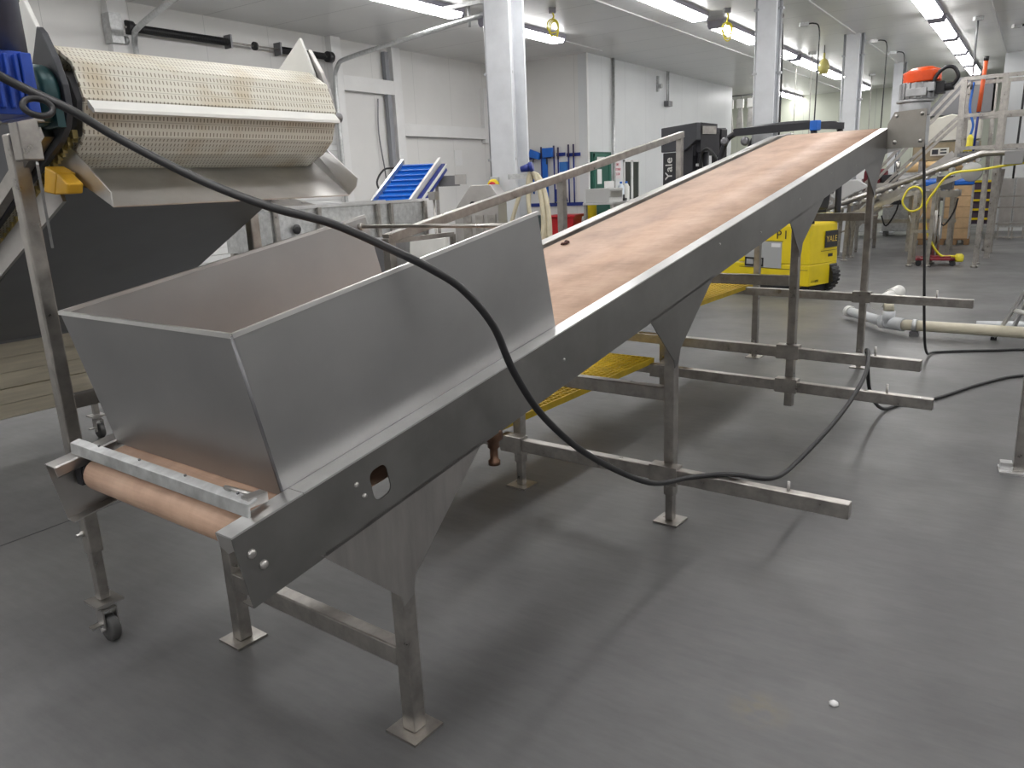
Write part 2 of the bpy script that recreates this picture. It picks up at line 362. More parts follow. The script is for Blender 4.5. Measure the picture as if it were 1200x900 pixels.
# corner pipe on the office wall
MB().cyl((XB+.05, 15.78, 0), (XB+.05, 15.78, H), .03).build('wall_conduit', M_galv, base=(XB+.05, 15.78, 0), label='thin grey conduit running up the white wall right of the green door', cat='conduit')

# ---------------------------------------------------------------- ceiling lights
def ceiling_light(x, y0, y1, label, first=[None]):
    L_ = 2.14
    if first[0] is None:
        t = thing('ceiling_light', label, 'light', (x, (y0+y1)/2, H), 'L', 0, 'tube lights on the ceiling')
        k = MB().box((-.138, -L_/2, -.07), (.138, L_/2, 0))
        for y in (-L_/2-.05, L_/2): k.prism([(-.14, y, -.0), (.14, y, -.0), (.14, y, -.08), (.112, y, -.127), (-.112, y, -.127), (-.14, y, -.08)], (0, .05, 0))
        k.build('lamp_housing', mat('lamp_housing', (.36, .35, .42), .4), t)
        MB().prism([(-.132, -L_/2, -.0705), (.132, -L_/2, -.0705), (.105, -L_/2, -.122), (-.105, -L_/2, -.122)], (0, L_, 0)).build('diffuser', M_lamp, t)
        first[0] = t; return t
    t = copy_tree(first[0]); t.location = (x, (y0+y1)/2, H); t['label'] = label; t['group'] = 'tube lights on the ceiling'; return t
lab = {0: 'second row from the left wall', 1: 'row right of the first column', 2: 'row at the far right', 3: 'row beyond the picture', 4: 'row by the right wall'}
rowsA = [('left', -7.25, [-5.5, -1.5, 2.0, 5.0, 8.65, 11.6]), ('mid', -4.7, [-5.5, -2, 1.5, 5, 8.2, 11.65, 14.6, 17.2, 19.75, 22.3, 26.2]),
         ('right', -1.7, [-5.5, -2.5, .5, 3.5, 6.5, 9.4, 11.95, 14.45, 17.1, 19.65, 22.2, 24.8]), ('beyond', 1.4, [-5, -1, 3, 7, 11, 15, 19]), ('wall', 4.6, [-5, 0, 5, 10, 15, 20]), ('recess', -7.0, [25.1, 27.4])]
for nm, x, ys in rowsA:
    for i, y in enumerate(ys):
        c = 'first nearest the viewer'
        if nm == 'left': s_ = {4: 'long tube light on the ceiling left of the big column', 5: 'tube light on the ceiling half hidden by the big column'}.get(i, 'tube light overhead in the row along the left wall')
        elif nm == 'mid': s_ = {5: 'brightest tube light between the big column and the second column', 6: 'tube light just left of the second column, next after the largest', 7: 'tube light emerging right of the second column', 8: 'tube light beyond the second column, above the forklift roof', 9: 'small tube light left of the third column', 10: 'smallest tube light right of the third column'}.get(i, 'tube light overhead in the middle row')
        elif nm == 'right': s_ = 'tube light in the right-hand row, %s' % {6: 'nearest and largest, cut by the top edge', 7: 'next after the one cut by the top edge', 8: 'third from the top edge', 9: 'fourth from the top edge', 10: 'fifth from the top edge', 11: 'farthest, just above the steel railing'}.get(i, 'overhead near the viewer')
        elif nm == 'recess': s_ = 'far small tube light %s the second column' % ('right beside' if i == 0 else 'a little right of')
        else: s_ = 'ceiling tube light outside the picture to the right'
        ceiling_light(x, y-1.2, y+1.2, s_)

# ---------------------------------------------------------------- columns
def column(x, y, label, wd=.32, pipes=()):
    t = thing('steel_column', label, 'column', (x, y, 0), 'L', 0, 'white steel columns')
    h = wd/2
    MB().box((-h, -h, 0), (h, -h+.03, H)).box((-h, h-.03, 0), (h, h, H)).box((-.02, -h+.03, 0), (.02, h-.03, H)).build('column_shaft', M_paint, t)
    MB().box((-h-.05, -h-.05, 0), (h+.05, h+.05, .025)).build('base_plate', M_paint, t)
    for (px, py, z0, r) in pipes:
        k = MB().cyl((px, py, z0), (px, py, H), r, n=12)
        for z in (1.9, 2.9, 3.7): k.box((px-r-.015, py-r-.01, z), (px+r+.015, py+r+.01, z+.03))
        k.build('conduit', mat('conduit_paint', (.42, .43, .45), .45, .3), t)
    return t
column(-5.5, 8.35, 'large white steel column with the emergency button and hose', .34, [(-.19, -.14, 1.65, .018), (.10, -.10, 0, .02)])
column(-3.2, 11.3, 'white steel column behind the forklift roof, second from left', .25, [(-.14, -.10, 0, .018), (.15, .0, 0, .02)])
column(-3.17, 16.9, 'slim white steel column in the middle distance, third from left', .24, [(-.15, -.1, 0, .022), (.16, .0, 0, .03)])
column(-3.1, 22.3, 'farthest white steel column beside the orange-capped motor', .22, [(.14, .0, 0, .03)])

# ================================================================ THE INCLINE CONVEYOR (s,u,z)
TA = math.tan(.169226); CA = math.cos(.169226); SA = math.sin(.169226)
Z0, W, DP = .860, .949, .1933
def TZ(s): return Z0+TA*s
def P(s, u, n_=0.):      # point n_ above the inclined top plane
    return V((s-SA*n_, u, TZ(s)+CA*n_))
cv = thing('incline_conveyor', 'long stainless incline conveyor with tan belt and open hopper', 'conveyor', (3.2, W/2, 0), 'C')
SE = 6.15
def channel(u0, sg, s0, s1):
    """C channel, web at u0, flanges toward sg"""
    prof = [(0, 0), (.058, 0), (.062, -.004), (.062, -.032), (.056, -.036), (.056, -.006), (.004, -.004), (.004, -DP+.004), (.045, -DP+.004), (.045, -DP), (0, -DP)]
    A = [P(s0, u0+sg*a, b) for a, b in prof]; B = [P(s1, u0+sg*a, b) for a, b in prof]
    m = MB(); nn = len(prof)
    m.poly(A+B, [(0,1,2,3,4,5,6), (6,7,10,0), (7,8,9,10)]+[(nn+6,nn+5,nn+4,nn+3,nn+2,nn+1,nn), (nn, nn+10, nn+7, nn+6), (nn+10, nn+9, nn+8, nn+7)]+[(i,(i+1)%nn,nn+(i+1)%nn,nn+i) for i in range(nn)])
    return m
# near side web has the oblong access slot: built from bars around it
def near_frame():
    m = MB(); t = .004
    def wp(s, n_): return P(s, 0, n_)
    def plate(s0, s1, n0, n1):
        m.prism([wp(s0, n0), wp(s1, n0), wp(s1, n1), wp(s0, n1)], (0, t, 0))
    a0, a1, b0, b1 = .408, .472, -.142, -.052
    # rounded hole
    ring_o = [(0, 0), (.88, 0), (.88, -DP), (0, -DP)]
    hole = []
    r = .022
    for cx, cy, st in ((a1-r, b1-r, 0), (a0+r, b1-r, 90), (a0+r, b0+r, 180), (a1-r, b0+r, 270)):
        for k in range(5):
            an = math.radians(st+k*22.5); hole.append((cx+r*math.cos(an), cy+r*math.sin(an)))
    outer = []
    for (x, y) in hole:      # project from hole centre to outer rectangle
        cx, cy = (a0+a1)/2, (b0+b1)/2; dx, dy = x-cx, y-cy
        tx = ((.52-cx)/dx if dx > 0 else (.36-cx)/dx) if abs(dx) > 1e-9 else 1e9
        ty = ((0-cy)/dy if dy > 0 else (-DP-cy)/dy) if abs(dy) > 1e-9 else 1e9
        q = min(tx, ty); outer.append((cx+dx*q, cy+dy*q))
    N = len(hole); pts = hole+outer
    vs = [wp(x, y) for x, y in pts]+[wp(x, y)+V((0, t, 0)) for x, y in pts]
    fs = []
    for i in range(N):
        j = (i+1) % N
        fs.append((i, j, N+j, N+i)); fs.append((2*N+i, 3*N+i, 3*N+j, 2*N+j)); fs.append((i, 2*N+i, 2*N+j, j))
    # corner fillers
    for corner in ((.52, 0), (.36, 0), (.36, -DP), (.52, -DP)):
        for i in range(N):
            j = (i+1) % N; A, B = outer[i], outer[j]
            if (abs(A[0]-corner[0]) < 1e-6 and abs(B[1]-corner[1]) < 1e-6 and abs(A[1]-corner[1]) > 1e-6) or (abs(A[1]-corner[1]) < 1e-6 and abs(B[0]-corner[0]) < 1e-6 and abs(A[0]-corner[0]) > 1e-6):
                vs.append(wp(*corner)); vs.append(wp(*corner)+V((0, t, 0)))
                k = len(vs)-2; fs.append((N+i, N+j, k)); fs.append((3*N+i, k+1, 3*N+j))
    m.poly(vs, fs)
    plate(.52, SE, -DP, 0); plate(0, .36, -DP, 0)
    m.prism([P(0, .004, -DP), P(SE, .004, -DP), P(SE, .045, -DP), P(0, .045, -DP)], (-SA*.004, 0, CA*.004))
    return m
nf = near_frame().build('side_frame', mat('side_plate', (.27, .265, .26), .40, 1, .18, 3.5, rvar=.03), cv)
fl = MB()
for a, b in ((0, .205), (.207, 1.46), (1.462, 3.9), (3.902, SE)):
    fl.prism([P(a, -.001, .003), P(a, .058, .003), P(a, .063, -.002), P(a, .063, -.034), P(a, .059, -.034), P(a, .059, -.003), P(a, -.001, -.002)], P(b, 0)-P(a, 0))
fl.build('top_flange', M_bright, nf)
fc_ = [P(0, .0, 0), P(0, .063, 0), P(0, .063, -.034), P(0, .035, -.05), P(0, .004, -.034)]
MB().prism(fc_, P(.004, 0)-P(0, 0)).build('end_lip', M_steel, nf)
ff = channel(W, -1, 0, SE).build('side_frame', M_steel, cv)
# pair of carriage bolts, slot bolts, scattered rivets on the near side
def bolt(s, n_, r, parent, u=0., sg=-1, name='bolt'):
    c = P(s, u, n_); MB().lathe(c, [(r, 0), (r*.98, r*.25), (r*.8, r*.5), (r*.4, r*.68), (.001, r*.72)], (0, sg, 0), 14).build(name, M_steel, parent)
bolt(.035, -.062, .012, nf); bolt(.055, -.105, .012, nf); bolt(.362, -.062, .008, nf); bolt(.378, -.105, .008, nf)
for s_, n_ in ((1.35, -.1), (2.75, -.05), (3.3, -.13), (3.95, -.09), (4.6, -.06), (5.2, -.12)): bolt(s_, n_, .006, nf)
MB().box((.43, .03, .80), (.445, .05, .90)).cyl((.42, .01, .875), (.42, .05, .875), .012, n=10).build('take_up_block', M_galv, nf)
# end cross angle (galvanised strip over the tail of the belt)
e = MB(); a = P(.085, .035, .03); b = P(.085, W-.02, .03)
e.prism([P(.07, .03, .004), P(.078, .03, .036), P(.105, .03, .038), P(.105, .03, .034), P(.083, .03, .031), P(.075, .03, .0)], (0, W-.05, 0))
e = e.build('cross_strip', M_galv, cv, bev=.001)
for u_ in (.1, .33, .56, .79): MB().cyl(P(.1, u_, .036), P(.1, u_, .042), .0035, n=10).build('screw', M_dark, e)
MB().cyl(P(.12, .05, .03), P(.1, .15, .045), .006, n=8).box(P(.085, .04, .02), P(.14, .07, .035)).build('hinge_pin', M_steel, e)
# tail roller with bearings seen at the far open end
tc_ = P(.097, 0, -.064)
rr = .050
RS = W-.115
MB().cyl((tc_.x, .07, tc_.z), (tc_.x, RS, tc_.z), rr-.004, n=32).cyl((tc_.x, .01, tc_.z), (tc_.x, W-.01, tc_.z), .014).build('tail_roller', M_dark, cv)
MB().box((tc_.x-.035, W-.045, tc_.z-.04), (tc_.x+.06, W-.01, tc_.z+.04)).lathe((tc_.x, W-.045, tc_.z), [(.03, 0), (.028, .01), (.012, .012), (.012, .03)], (0, -1, 0)).build('bearing', M_blkp, cv, bev=.004)
MB().box((tc_.x-.035, .012, tc_.z-.04), (tc_.x+.06, .04, tc_.z+.04)).build('bearing', M_blkp, cv, bev=.004)
# belt loop
hs = 6.5; hc = V((hs, 0, TZ(6.35)-.10)); hr = .085
prof = []
top0 = P(.085, 0, -.012)
for k in range(13):
    an = math.radians(-85-k*190/12)+math.radians(0)
    prof.append((tc_.x+rr*math.cos(an), tc_.z+rr*math.sin(an)))
for k in range(1, 30):
    s_ = .1+(6.28-.1)*k/29; p = P(s_, 0, -.012); prof.append((p.x, p.z))
for k in range(9):
    an = math.radians(82-k*172/8); prof.append((hc.x+hr*math.cos(an), hc.z+hr*math.sin(an)))
p = P(6.1, 0, -.17); prof.append((p.x, p.z)); p = P(.5, 0, -.14); prof.append((p.x, p.z))
bb = MB(); bb.uv = bb.bm.loops.layers.uv.new('UVMap')
def beltloop(m, prof, u0, u1, th):
    n_ = len(prof); L = [0]
    for i in range(1, n_+1): L.append(L[-1]+math.hypot(prof[i % n_][0]-prof[i-1][0], prof[i % n_][1]-prof[i-1][1]))
    R = []
    for i in range(n_):
        a = V(prof[i-1]); b = V(prof[(i+1) % n_]); t = (b-a).normalized(); nn = V((t.y, -t.x))
        o = V(prof[i]); q = o+nn*th
        R.append([m.bm.verts.new((o.x, u0, o.y)), m.bm.verts.new((o.x, u1, o.y)), m.bm.verts.new((q.x, u1, q.y)), m.bm.verts.new((q.x, u0, q.y))])
    for i in range(n_):
        A, B = R[i], R[(i+1) % n_]
        for a, b, x, y in ((0,1,u0,u1),(1,2,u1,u1),(2,3,u1,u0),(3,0,u0,u0)):
            f = m.bm.faces.new((A[a], A[b], B[b], B[a])); f.smooth = a in (0, 2)
            for lp, q in zip(f.loops, ((L[i], x), (L[i], y), (L[i+1], y), (L[i+1], x))): lp[m.uv].uv = q
beltloop(bb, prof, .067, W-.10, .003)
belt = bb.build('belt', M_belt, cv)
MB().cyl((hc.x, .01, hc.z), (hc.x, W-.01, hc.z), .015).cyl((hc.x, .08, hc.z), (hc.x, W-.08, hc.z), hr-.006, n=28).build('head_roller', M_dark, cv)
# slider bed under the carrying side
MB().prism([P(.15, .063, -.03), P(6.1, .063, -.03), P(6.1, W-.063, -.03), P(.15, W-.063, -.03)], (0, 0, -.006)).build('slider_bed', M_steel, cv)
# head plates + gear box cover
def zp(s, u, z): return V((s, u, z))
hp = MB()
hp.prism([zp(SE-.02, .002, 1.752), zp(SE-.02, -.275, 1.752), zp(SE-.02, -.275, 2.04), zp(SE-.02, -.045, 2.03), zp(SE-.02, .0, 1.94)], (.012, 0, 0))
hp = hp.build('head_plate', mat('head_sheet', (.30, .285, .26), .42, 1, .12, 6), cv, bev=.001)
for u_, z_ in ((-.06, 2.0), (-.245, 2.005), (-.06, 1.8), (-.245, 1.8)):
    MB().lathe((SE-.02, u_, z_), [(.016, 0), (.015, .006), (.008, .012), (.001, .013)], (-1, 0, 0), 12).build('bolt', M_steel, hp)
MB().prism([P(SE, -.002, -DP), P(SE, -.002, 0), (6.7, -.002, TZ(6.35)+.04), (6.75, -.002, TZ(6.35)-.19)], (0, .004, 0)).build('head_cheek', M_steel, cv)
MB().prism([P(SE, W, -DP), P(SE, W, 0), (6.7, W, TZ(6.35)+.02), (6.75, W, TZ(6.35)-.19)], (0, -.004, 0)).build('head_cheek', M_steel, cv)
MB().prism([P(SE-.6, W-.06, .001), P(SE, W-.06, .001), (6.6, W-.06, TZ(6.35)-.0), (6.6, W, TZ(6.35)-.0), P(SE, W, .001), P(SE-.6, W, .001)], (0, 0, .003)).build('top_flange', M_bright, ff)
# gear motor standing upright above the head plate
gm = thing('gear_motor', 'upright grey gear motor with orange bag tied over its top', 'motor', (6.32, -.15, 1.77), 'C')
g_ = MB().box((6.16, -.25, 1.77), (6.44, -.03, 2.0)).cyl((6.32, -.15, 2.0), (6.32, -.15, 2.1), .115, n=28).cyl((6.32, -.15, 2.1), (6.32, -.15, 2.12), .135, n=28)
g_.build('gearbox', mat('grey_casting', (.45, .46, .47), .42, .6, .15, 14), gm, bev=.004)
g_ = MB().cyl((6.32, -.17, 2.12), (6.32, -.17, 2.25), .125, n=28)
for k in range(18):
    an = k*math.tau/18; g_.beam((6.32+.125*math.cos(an), -.17+.125*math.sin(an), 2.125), (6.32+.125*math.cos(an), -.17+.125*math.sin(an), 2.245), .012, .03, up=(math.cos(an), math.sin(an), 0))
g_.box((6.18, -.25, 2.14), (6.24, -.1, 2.2)).box((6.2, -.3, 2.17), (6.3, -.2, 2.235))
g_.build('motor_body', mat('grey_casting', (.45, .46, .47)), gm, bev=.003)
g_ = MB(); prf = []
for k in range(9): prf.append((.138-.004*(k % 2)-.06*max(0, k-6)/2, .0+.014*k))
g_.lathe((6.32, -.19, 2.245), prf, (0, .06, 1), 26).build('orange_cover', M_org, gm)['label'] = 'crinkled orange bag'
g_ = MB().cyl((6.3, -.32, 2.19), (6.3, -.42, 2.2), .03, n=12).box((6.26, -.36, 2.15), (6.34, -.3, 2.24)).tube([(6.24, -.42, 2.2), (6.22, -.455, 2.26), (6.22, -.42, 2.325), (6.22, -.36, 2.33), (6.22, -.3, 2.27), (6.22, -.275, 2.16)], .014, 10)
g_.build('cable_gland', M_blkp, gm)
# gussets (tapering folded sheets from frame down to the leg)
def gusset(s0, s1, st, zt, u0, sg):
    zf = lambda q: TZ(q)-DP/CA+.012
    m = MB().prism([(s0, u0, zf(s0)), (s1, u0, zf(s1)), (st+.030, u0, zt+.045), (st+.012, u0, zt-.015), (st-.0262, u0, zt-.035), (st-.034, u0, zt+.0)], (0, sg*.004, 0))
    m.prism([(s1, u0, zf(s1)), (st+.030, u0, zt+.045), (st+.030, u0+sg*.05, zt+.045), (s1, u0+sg*.03, zf(s1))], (-.003, 0, 0))
    m.build('gusset', M_brush if s0 < 1 else mat('side_plate', (0, 0, 0)), cv)
def leg(s_, u_, ztop, zbot, inner, plate=True, sleeve=None):
    l = MB().box((s_-.0254, u_-.0254, zbot), (s_+.0254, u_+.0254, ztop)).build('leg', M_tube, cv, bev=.004)
    if inner: MB().box((s_-.019, u_-.019, .008), (s_+.019, u_+.019, zbot+.05)).build('inner_leg', M_tube, l, bev=.003); MB().cyl((s_-.04, u_, zbot+.05), (s_-.02, u_, zbot+.05), .007, n=8).build('set_bolt', M_steel, l)
    if plate:
        fp = MB().box((s_-.062, u_-.062, 0), (s_+.062, u_+.062, .008)).build('foot_plate', M_tube, l)
        if plate: pass
    return l
UN, UF = .030, W-.030
for s_, zt, zb, inn, pl, g0, g1, gz in ((.53, 0, .008, False, True, .236, .897, .475), (2.30, 0, .14, True, True, 2.03, 2.70, .80), (4.04, 0, .135, False, False, 3.80, 4.50, 1.13), (5.86, 0, .10, True, True, 5.5, 6.13, 1.42)):
    for u_, sg in ((UN, 1), (UF, -1)):
        leg(s_, u_, TZ(s_)-DP+.0, zb, inn, pl)
        gusset(g0, g1, s_, gz, 0 if sg == 1 else W, sg)
for s_, z_ in ((.53, .255), (2.30, .635), (4.04, .945), (5.86, 1.235)):
    MB().box((s_-.0254, .055, z_-.032), (s_+.0254, W-.055, z_+.032)).build('cross_rail', M_tube, cv, bev=.004)
# brown residue and copper nozzle under the frame
MB().lathe(P(.95, .03, -DP-.002), [(.03, -.01), (.032, .0), (.032, .025), (.02, .035), (.02, .055), (.014, .06), (.014, .095), (.02, .1), (.02, .115)], (0, 0, -1), 16).build('drain_nozzle', M_copper, cv)
# hopper
hp_ = MB(); t = .004; hh = .418
def quad(a, b, c, d_, th=t):
    a, b, c, d_ = map(V, (a, b, c, d_)); nn = (b-a).cross(d_-a).normalized()*th
    hp_.prism([a, b, c, d_], nn)
nb0, nb1 = P(.189, .060, 0), P(1.407, .060, 0); nt0, nt1 = P(.172, .049, hh), P(1.375, .049, hh)
fb0, fb1 = P(.189, W-.060, 0), P(1.407, W-.060, 0); ft0, ft1 = P(.172, W-.049, hh), P(1.375, W-.049, hh)
nb0g, fb0g = P(.189, .060, -.012), P(.189, W-.06, -.012)
M_hop = mat('hopper_sheet', (.40, .40, .40), .46, 1, .10, 2.6, rvar=.04)
h1 = MB(); h1.prism([nb0, nb1, nt1, nt0], (0, t, 0)); h1 = h1.build('hopper_wall', M_hop, cv)
h2 = MB(); h2.prism([fb0, fb1, ft1, ft0], (0, -t, 0)); h2 = h2.build('hopper_wall', M_hop, cv)
h3 = MB(); h3.prism([nb0g, fb0g, ft0, nt0], (t, 0, 0)); h3 = h3.build('hopper_wall', M_hop, cv)
MB().beam(nt0, nt1, .011, .011).build('rim', M_bright, h1); MB().beam(ft0, ft1, .011, .011).build('rim', M_bright, h2); MB().beam(nt0, ft0, .011, .011).build('rim', M_bright, h3)
MB().cyl(nb0+V((0, .002, 0)), nt0+V((0, .002, 0)), .0045, n=10).build('corner_seam', M_dark, h1)
MB().cyl(P(1.335, W-.05, .385), P(1.335, .05, .385), .0075, n=12).cyl(P(1.335, W-.052, .385), P(1.335, W-.075, .385), .014, n=12).build('tie_rod', M_tube, cv)
# little lump of product left on the belt
rl = MB()
for k in range(5): rl.lathe(P(2.58+random.uniform(-.03, .03), .78+random.uniform(-.012, .012), -.010), [(.010, 0), (.012, .005), (.006, .012), (.001, .013)], (0, 0, 1), 8)
rl.build('residue_clump', mat('residue', (.06, .02, .015), .8), frame='C', base=P(2.58, .78, -.010), label='small dark brown clump lying on the tan belt', cat='debris')

# ================================================================ WALKWAY with tie bars, gratings and handrail
wk = thing('walkway', 'stepped walkway of yellow gratings on steel bars with an inclined handrail', 'walkway', (4, 1.0, 0), 'C')
def tie(s_, z_, u0, u1, tilt=0., sleeves=(), lab=None):
    p0 = (s_, u1, z_+tilt*.5); p1 = (s_, u0, z_-tilt*.5)
    m = MB().beam(p0, p1, .05, .066)
    o = m.build('cross_bar', M_tube, wk, bev=.004)
    for u_ in sleeves: MB().box((s_-.034, u_-.07, z_-.045), (s_+.034, u_+.07, z_+.045)).build('clamp', M_tube, o, bev=.003)
    MB().cyl((s_, u0+.25, z_), (s_, u0+.25, z_+.075), .007, n=8).build('stud', M_steel, o)
    return o
# bars sit just on the near side (-s) of each leg pair
tie(2.243, .262, -.79, 1.56, -.0, (UN, UF)); tie(3.985, .505, -.73, 1.56, .03, (UN,)); tie(3.985, .285, -.81, 1.56, .03, (UN, UF)); tie(5.805, .60, -.76, 1.56, .03, (UN,))
def grating(s0, s1, u0, u1, z_):
    m = MB(); nx = int((s1-s0)/.040); ny = int((u1-u0)/.040)
    for k in range(nx+1): x = s0+(s1-s0)*k/nx; m.box((x-.0035, u0, z_), (x+.0035, u1, z_+.035))
    for k in range(ny+1): y = u0+(u1-u0)*k/ny; m.box((s0, y-.0035, z_+.001), (s1, y+.0035, z_+.0355))
    m.box((s0-.004, u0-.006, z_-.003), (s1+.004, u0, z_+.036)); m.box((s0-.004, u1, z_-.003), (s1+.004, u1+.006, z_+.036))
    m.box((s1, u0, z_-.003), (s1+.006, u1, z_+.036))
    m.build('grating', M_yelg, wk)
grating(1.85, 4.02, .995, 1.5, .325); grating(3.92, 6.1, .995, 1.5, .62)
for s_, z0_ in ((2.04, .30), (3.71, .33), (5.58, .62)):
    MB().box((s_-.025, 1.51, z0_), (s_+.025, 1.56, 1.01+TA*s_-.0)).build('rail_post', M_tube, wk, bev=.003)
MB().beam((2.02, 1.535, 1.010+TA*2.02), (5.62, 1.535, 1.003+TA*5.62), .05, .05).build('handrail', M_tube, wk, bev=.003)
MB().beam((2.06, 1.535, 1.0+TA*2.0), (2.55, 1.535, 1.0+TA*2.0), .025, .025).beam((2.55, 1.535, 1.0+TA*2.0), (2.55, 1.535, .36), .025, .025).build('rail_loop', M_tube, wk)

# ================================================================ DISCHARGE CONVEYOR ON THE LEFT
lc = thing('discharge_conveyor', 'tall stainless conveyor with white perforated belt tipping over the hopper', 'conveyor', (.9, 2.4, 0), 'C')
ca, cz, cr_ = 1.215, 1.915, .165
SL0, SL1 = .345, 1.335
B_ = math.radians(25)
prof = []
up = (math.cos(B_), -math.sin(B_))       # downslope direction (u+, z-)
# upper run from tail up to the head, faceted around the sprockets, return run
nrm = (math.sin(B_), math.cos(B_))
Lr = 2.1
prof.append((ca+up[0]*Lr+nrm[0]*cr_, cz+up[1]*Lr+nrm[1]*cr_))
for a_ in (62, 100, 140, 180, 220, 248):
    prof.append((ca+cr_*1.03*math.cos(math.radians(a_)), cz+cr_*1.03*math.sin(math.radians(a_))))
prof.append((ca+up[0]*Lr-nrm[0]*cr_, cz+up[1]*Lr-nrm[1]*cr_+.16))
m = MB(); m.strip(prof, SL0, SL1, -.012); blt = m.build('modular_belt', M_perf, lc)
fg = MB()   # cross flight standing proud of the belt
a_ = math.radians(187); p0 = V((0, ca+cr_*1.0*math.cos(a_), cz+cr_*1.0*math.sin(a_))); 
fg.prism([(SL0+.01, p0.y, p0.z+.02), (SL0+.01, p0.y-.035, p0.z-.012), (SL0+.01, p0.y-.037, p0.z-.022), (SL0+.01, p0.y-.028, p0.z-.024), (SL0+.01, p0.y, p0.z-.006)], (SL1-SL0-.02, 0, 0))
fg.build('flight', M_wplas, blt)
MB().cyl((.1, ca, cz), (1.5, ca, cz), .02).cyl((SL0+.01, ca, cz), (SL1-.01, ca, cz), .10, n=8).build('head_shaft', M_dark, lc)
# side guards: near (camera side) and far
def guard(s0, th, pts, mm, nm='side_guard'): return MB().prism([(s0, u, z) for u, z in pts], (th, 0, 0)).build(nm, mm, lc, bev=.003)
M_uh = mat('dark_liner', (.045, .048, .056), .45, .3, .2, 6)
guard(.288, .02, [(1.145, 2.125), (1.12, 2.105), (1.075, 2.03), (1.045, 1.95), (1.045, 1.88), (1.075, 1.83), (1.13, 1.79), (1.3, 1.72), (1.6, 1.60), (3.15, .93), (3.15, 1.18), (1.5, 1.93), (1.25, 1.99)], M_uh)
guard(.312, .014, [(1.27, 2.245), (1.20, 2.13), (1.18, 2.0), (1.34, 1.96), (1.42, 1.99)], M_wplas, 'white_liner')
guard(1.405, .022, [(1.265, 2.19), (1.20, 2.09), (1.155, 1.98), (1.16, 1.88), (1.25, 1.80), (1.43, 1.735), (3.15, .98), (3.15, 1.18), (1.5, 1.9), (1.28, 2.0)], mat('guard_steel', (.33, .32, .31), .4, 1, .2, 6))
guard(1.388, .014, [(1.29, 2.235), (1.225, 2.09), (1.22, 2.05), (1.5, 2.05), (1.48, 2.11)], M_wplas, 'white_liner')
# chute lip under the roller
ch = MB()
ch.prism([(.345, .975, 1.592), (1.30, .975, 1.592), (1.415, 1.33, 1.745), (.345, 1.33, 1.745)], (0, .0015, -.004))
ch.prism([(.345, .975, 1.592), (.345, 1.33, 1.745), (.345, 1.30, 1.785), (.345, 1.19, 1.785), (.345, .975, 1.635)], (-.004, 0, 0))
ch.hull2([V((1.30, .975, 1.592)), V((1.415, 1.33, 1.745)), V((1.425, 1.33, 1.80)), V((1.425, 1.24, 1.79)), V((1.345, .965, 1.655)), V((1.325, .955, 1.625))], [V((1.304, .975, 1.592)), V((1.419, 1.33, 1.745)), V((1.429, 1.33, 1.80)), V((1.429, 1.24, 1.79)), V((1.349, .965, 1.655)), V((1.329, .955, 1.625))])
ch.build('discharge_lip', mat('lip_steel', (.62, .61, .60), .42, 1, .15, 5), lc)
# smooth drip pan below the return run
pan = MB(); zz = lambda u: 1.60-.466*(u-1.53)
pan.prism([(.40, 1.36, zz(1.36)-.02), (.40, 2.93, zz(2.93)), (1.36, 2.93, zz(2.93)), (1.36, 1.50, zz(1.50))], (0, .002, .005))
pan.prism([(.40, 2.93, zz(2.93)), (.40, 2.95, zz(2.93)+.02), (1.36, 2.95, zz(2.93)+.02), (1.36, 2.93, zz(2.93))], (0, .004, -.015))
pan.build('drip_pan', mat('pan_sheet', (.27, .275, .285), .5, .9, .1, 2), lc)
# side rails (box sections) along the incline, near side
rl_ = MB()
rl_.beam((.325, 1.27, 1.655), (.325, 2.9, zz(2.9)+.02), .012, .09)
rl_.build('side_rail', M_steel, lc)
rl_ = MB().beam((.27, 1.16, 1.83), (.27, 2.9, 1.05), .03, .05).build('side_rail', M_tube, lc)
rl_ = MB().beam((1.42, 1.4, 1.82), (1.42, 2.9, 1.15), .03, .07).build('side_rail', M_steel, lc)
ch_ = MB()   # brass coloured chain edge
for k in range(46):
    q = k/45; ch_.cbox((.335+.006*(k % 2), 1.13+.95*q, 1.815-.445*q*1.0), (.016, .018, .026))
ch_.build('chain', mat('brass_chain', (.55, .45, .2), .35, .8, .3, 60), lc)
MB().prism([(.275, 1.235, 1.725), (.275, 1.16, 1.70), (.275, 1.20, 1.635), (.275, 1.275, 1.645)], (.06, 0, 0)).prism([(.275, 1.16, 1.70), (.275, 1.10, 1.665), (.275, 1.115, 1.635), (.275, 1.20, 1.635)], (.05, 0, 0)).build('bumper_block', M_yelp, lc, bev=.005)['label'] = 'yellow plastic block'
MB().box((.155, 1.08, 1.735), (.215, 1.14, 1.88)).box((.15, 1.10, 1.845), (.30, 1.2, 1.87)).build('motor_bracket', M_tube, lc, bev=.004)
MB().beam((.22, 1.15, 1.73), (.28, 1.30, 1.47), .008, .016).build('stay_rod', M_galv, lc)
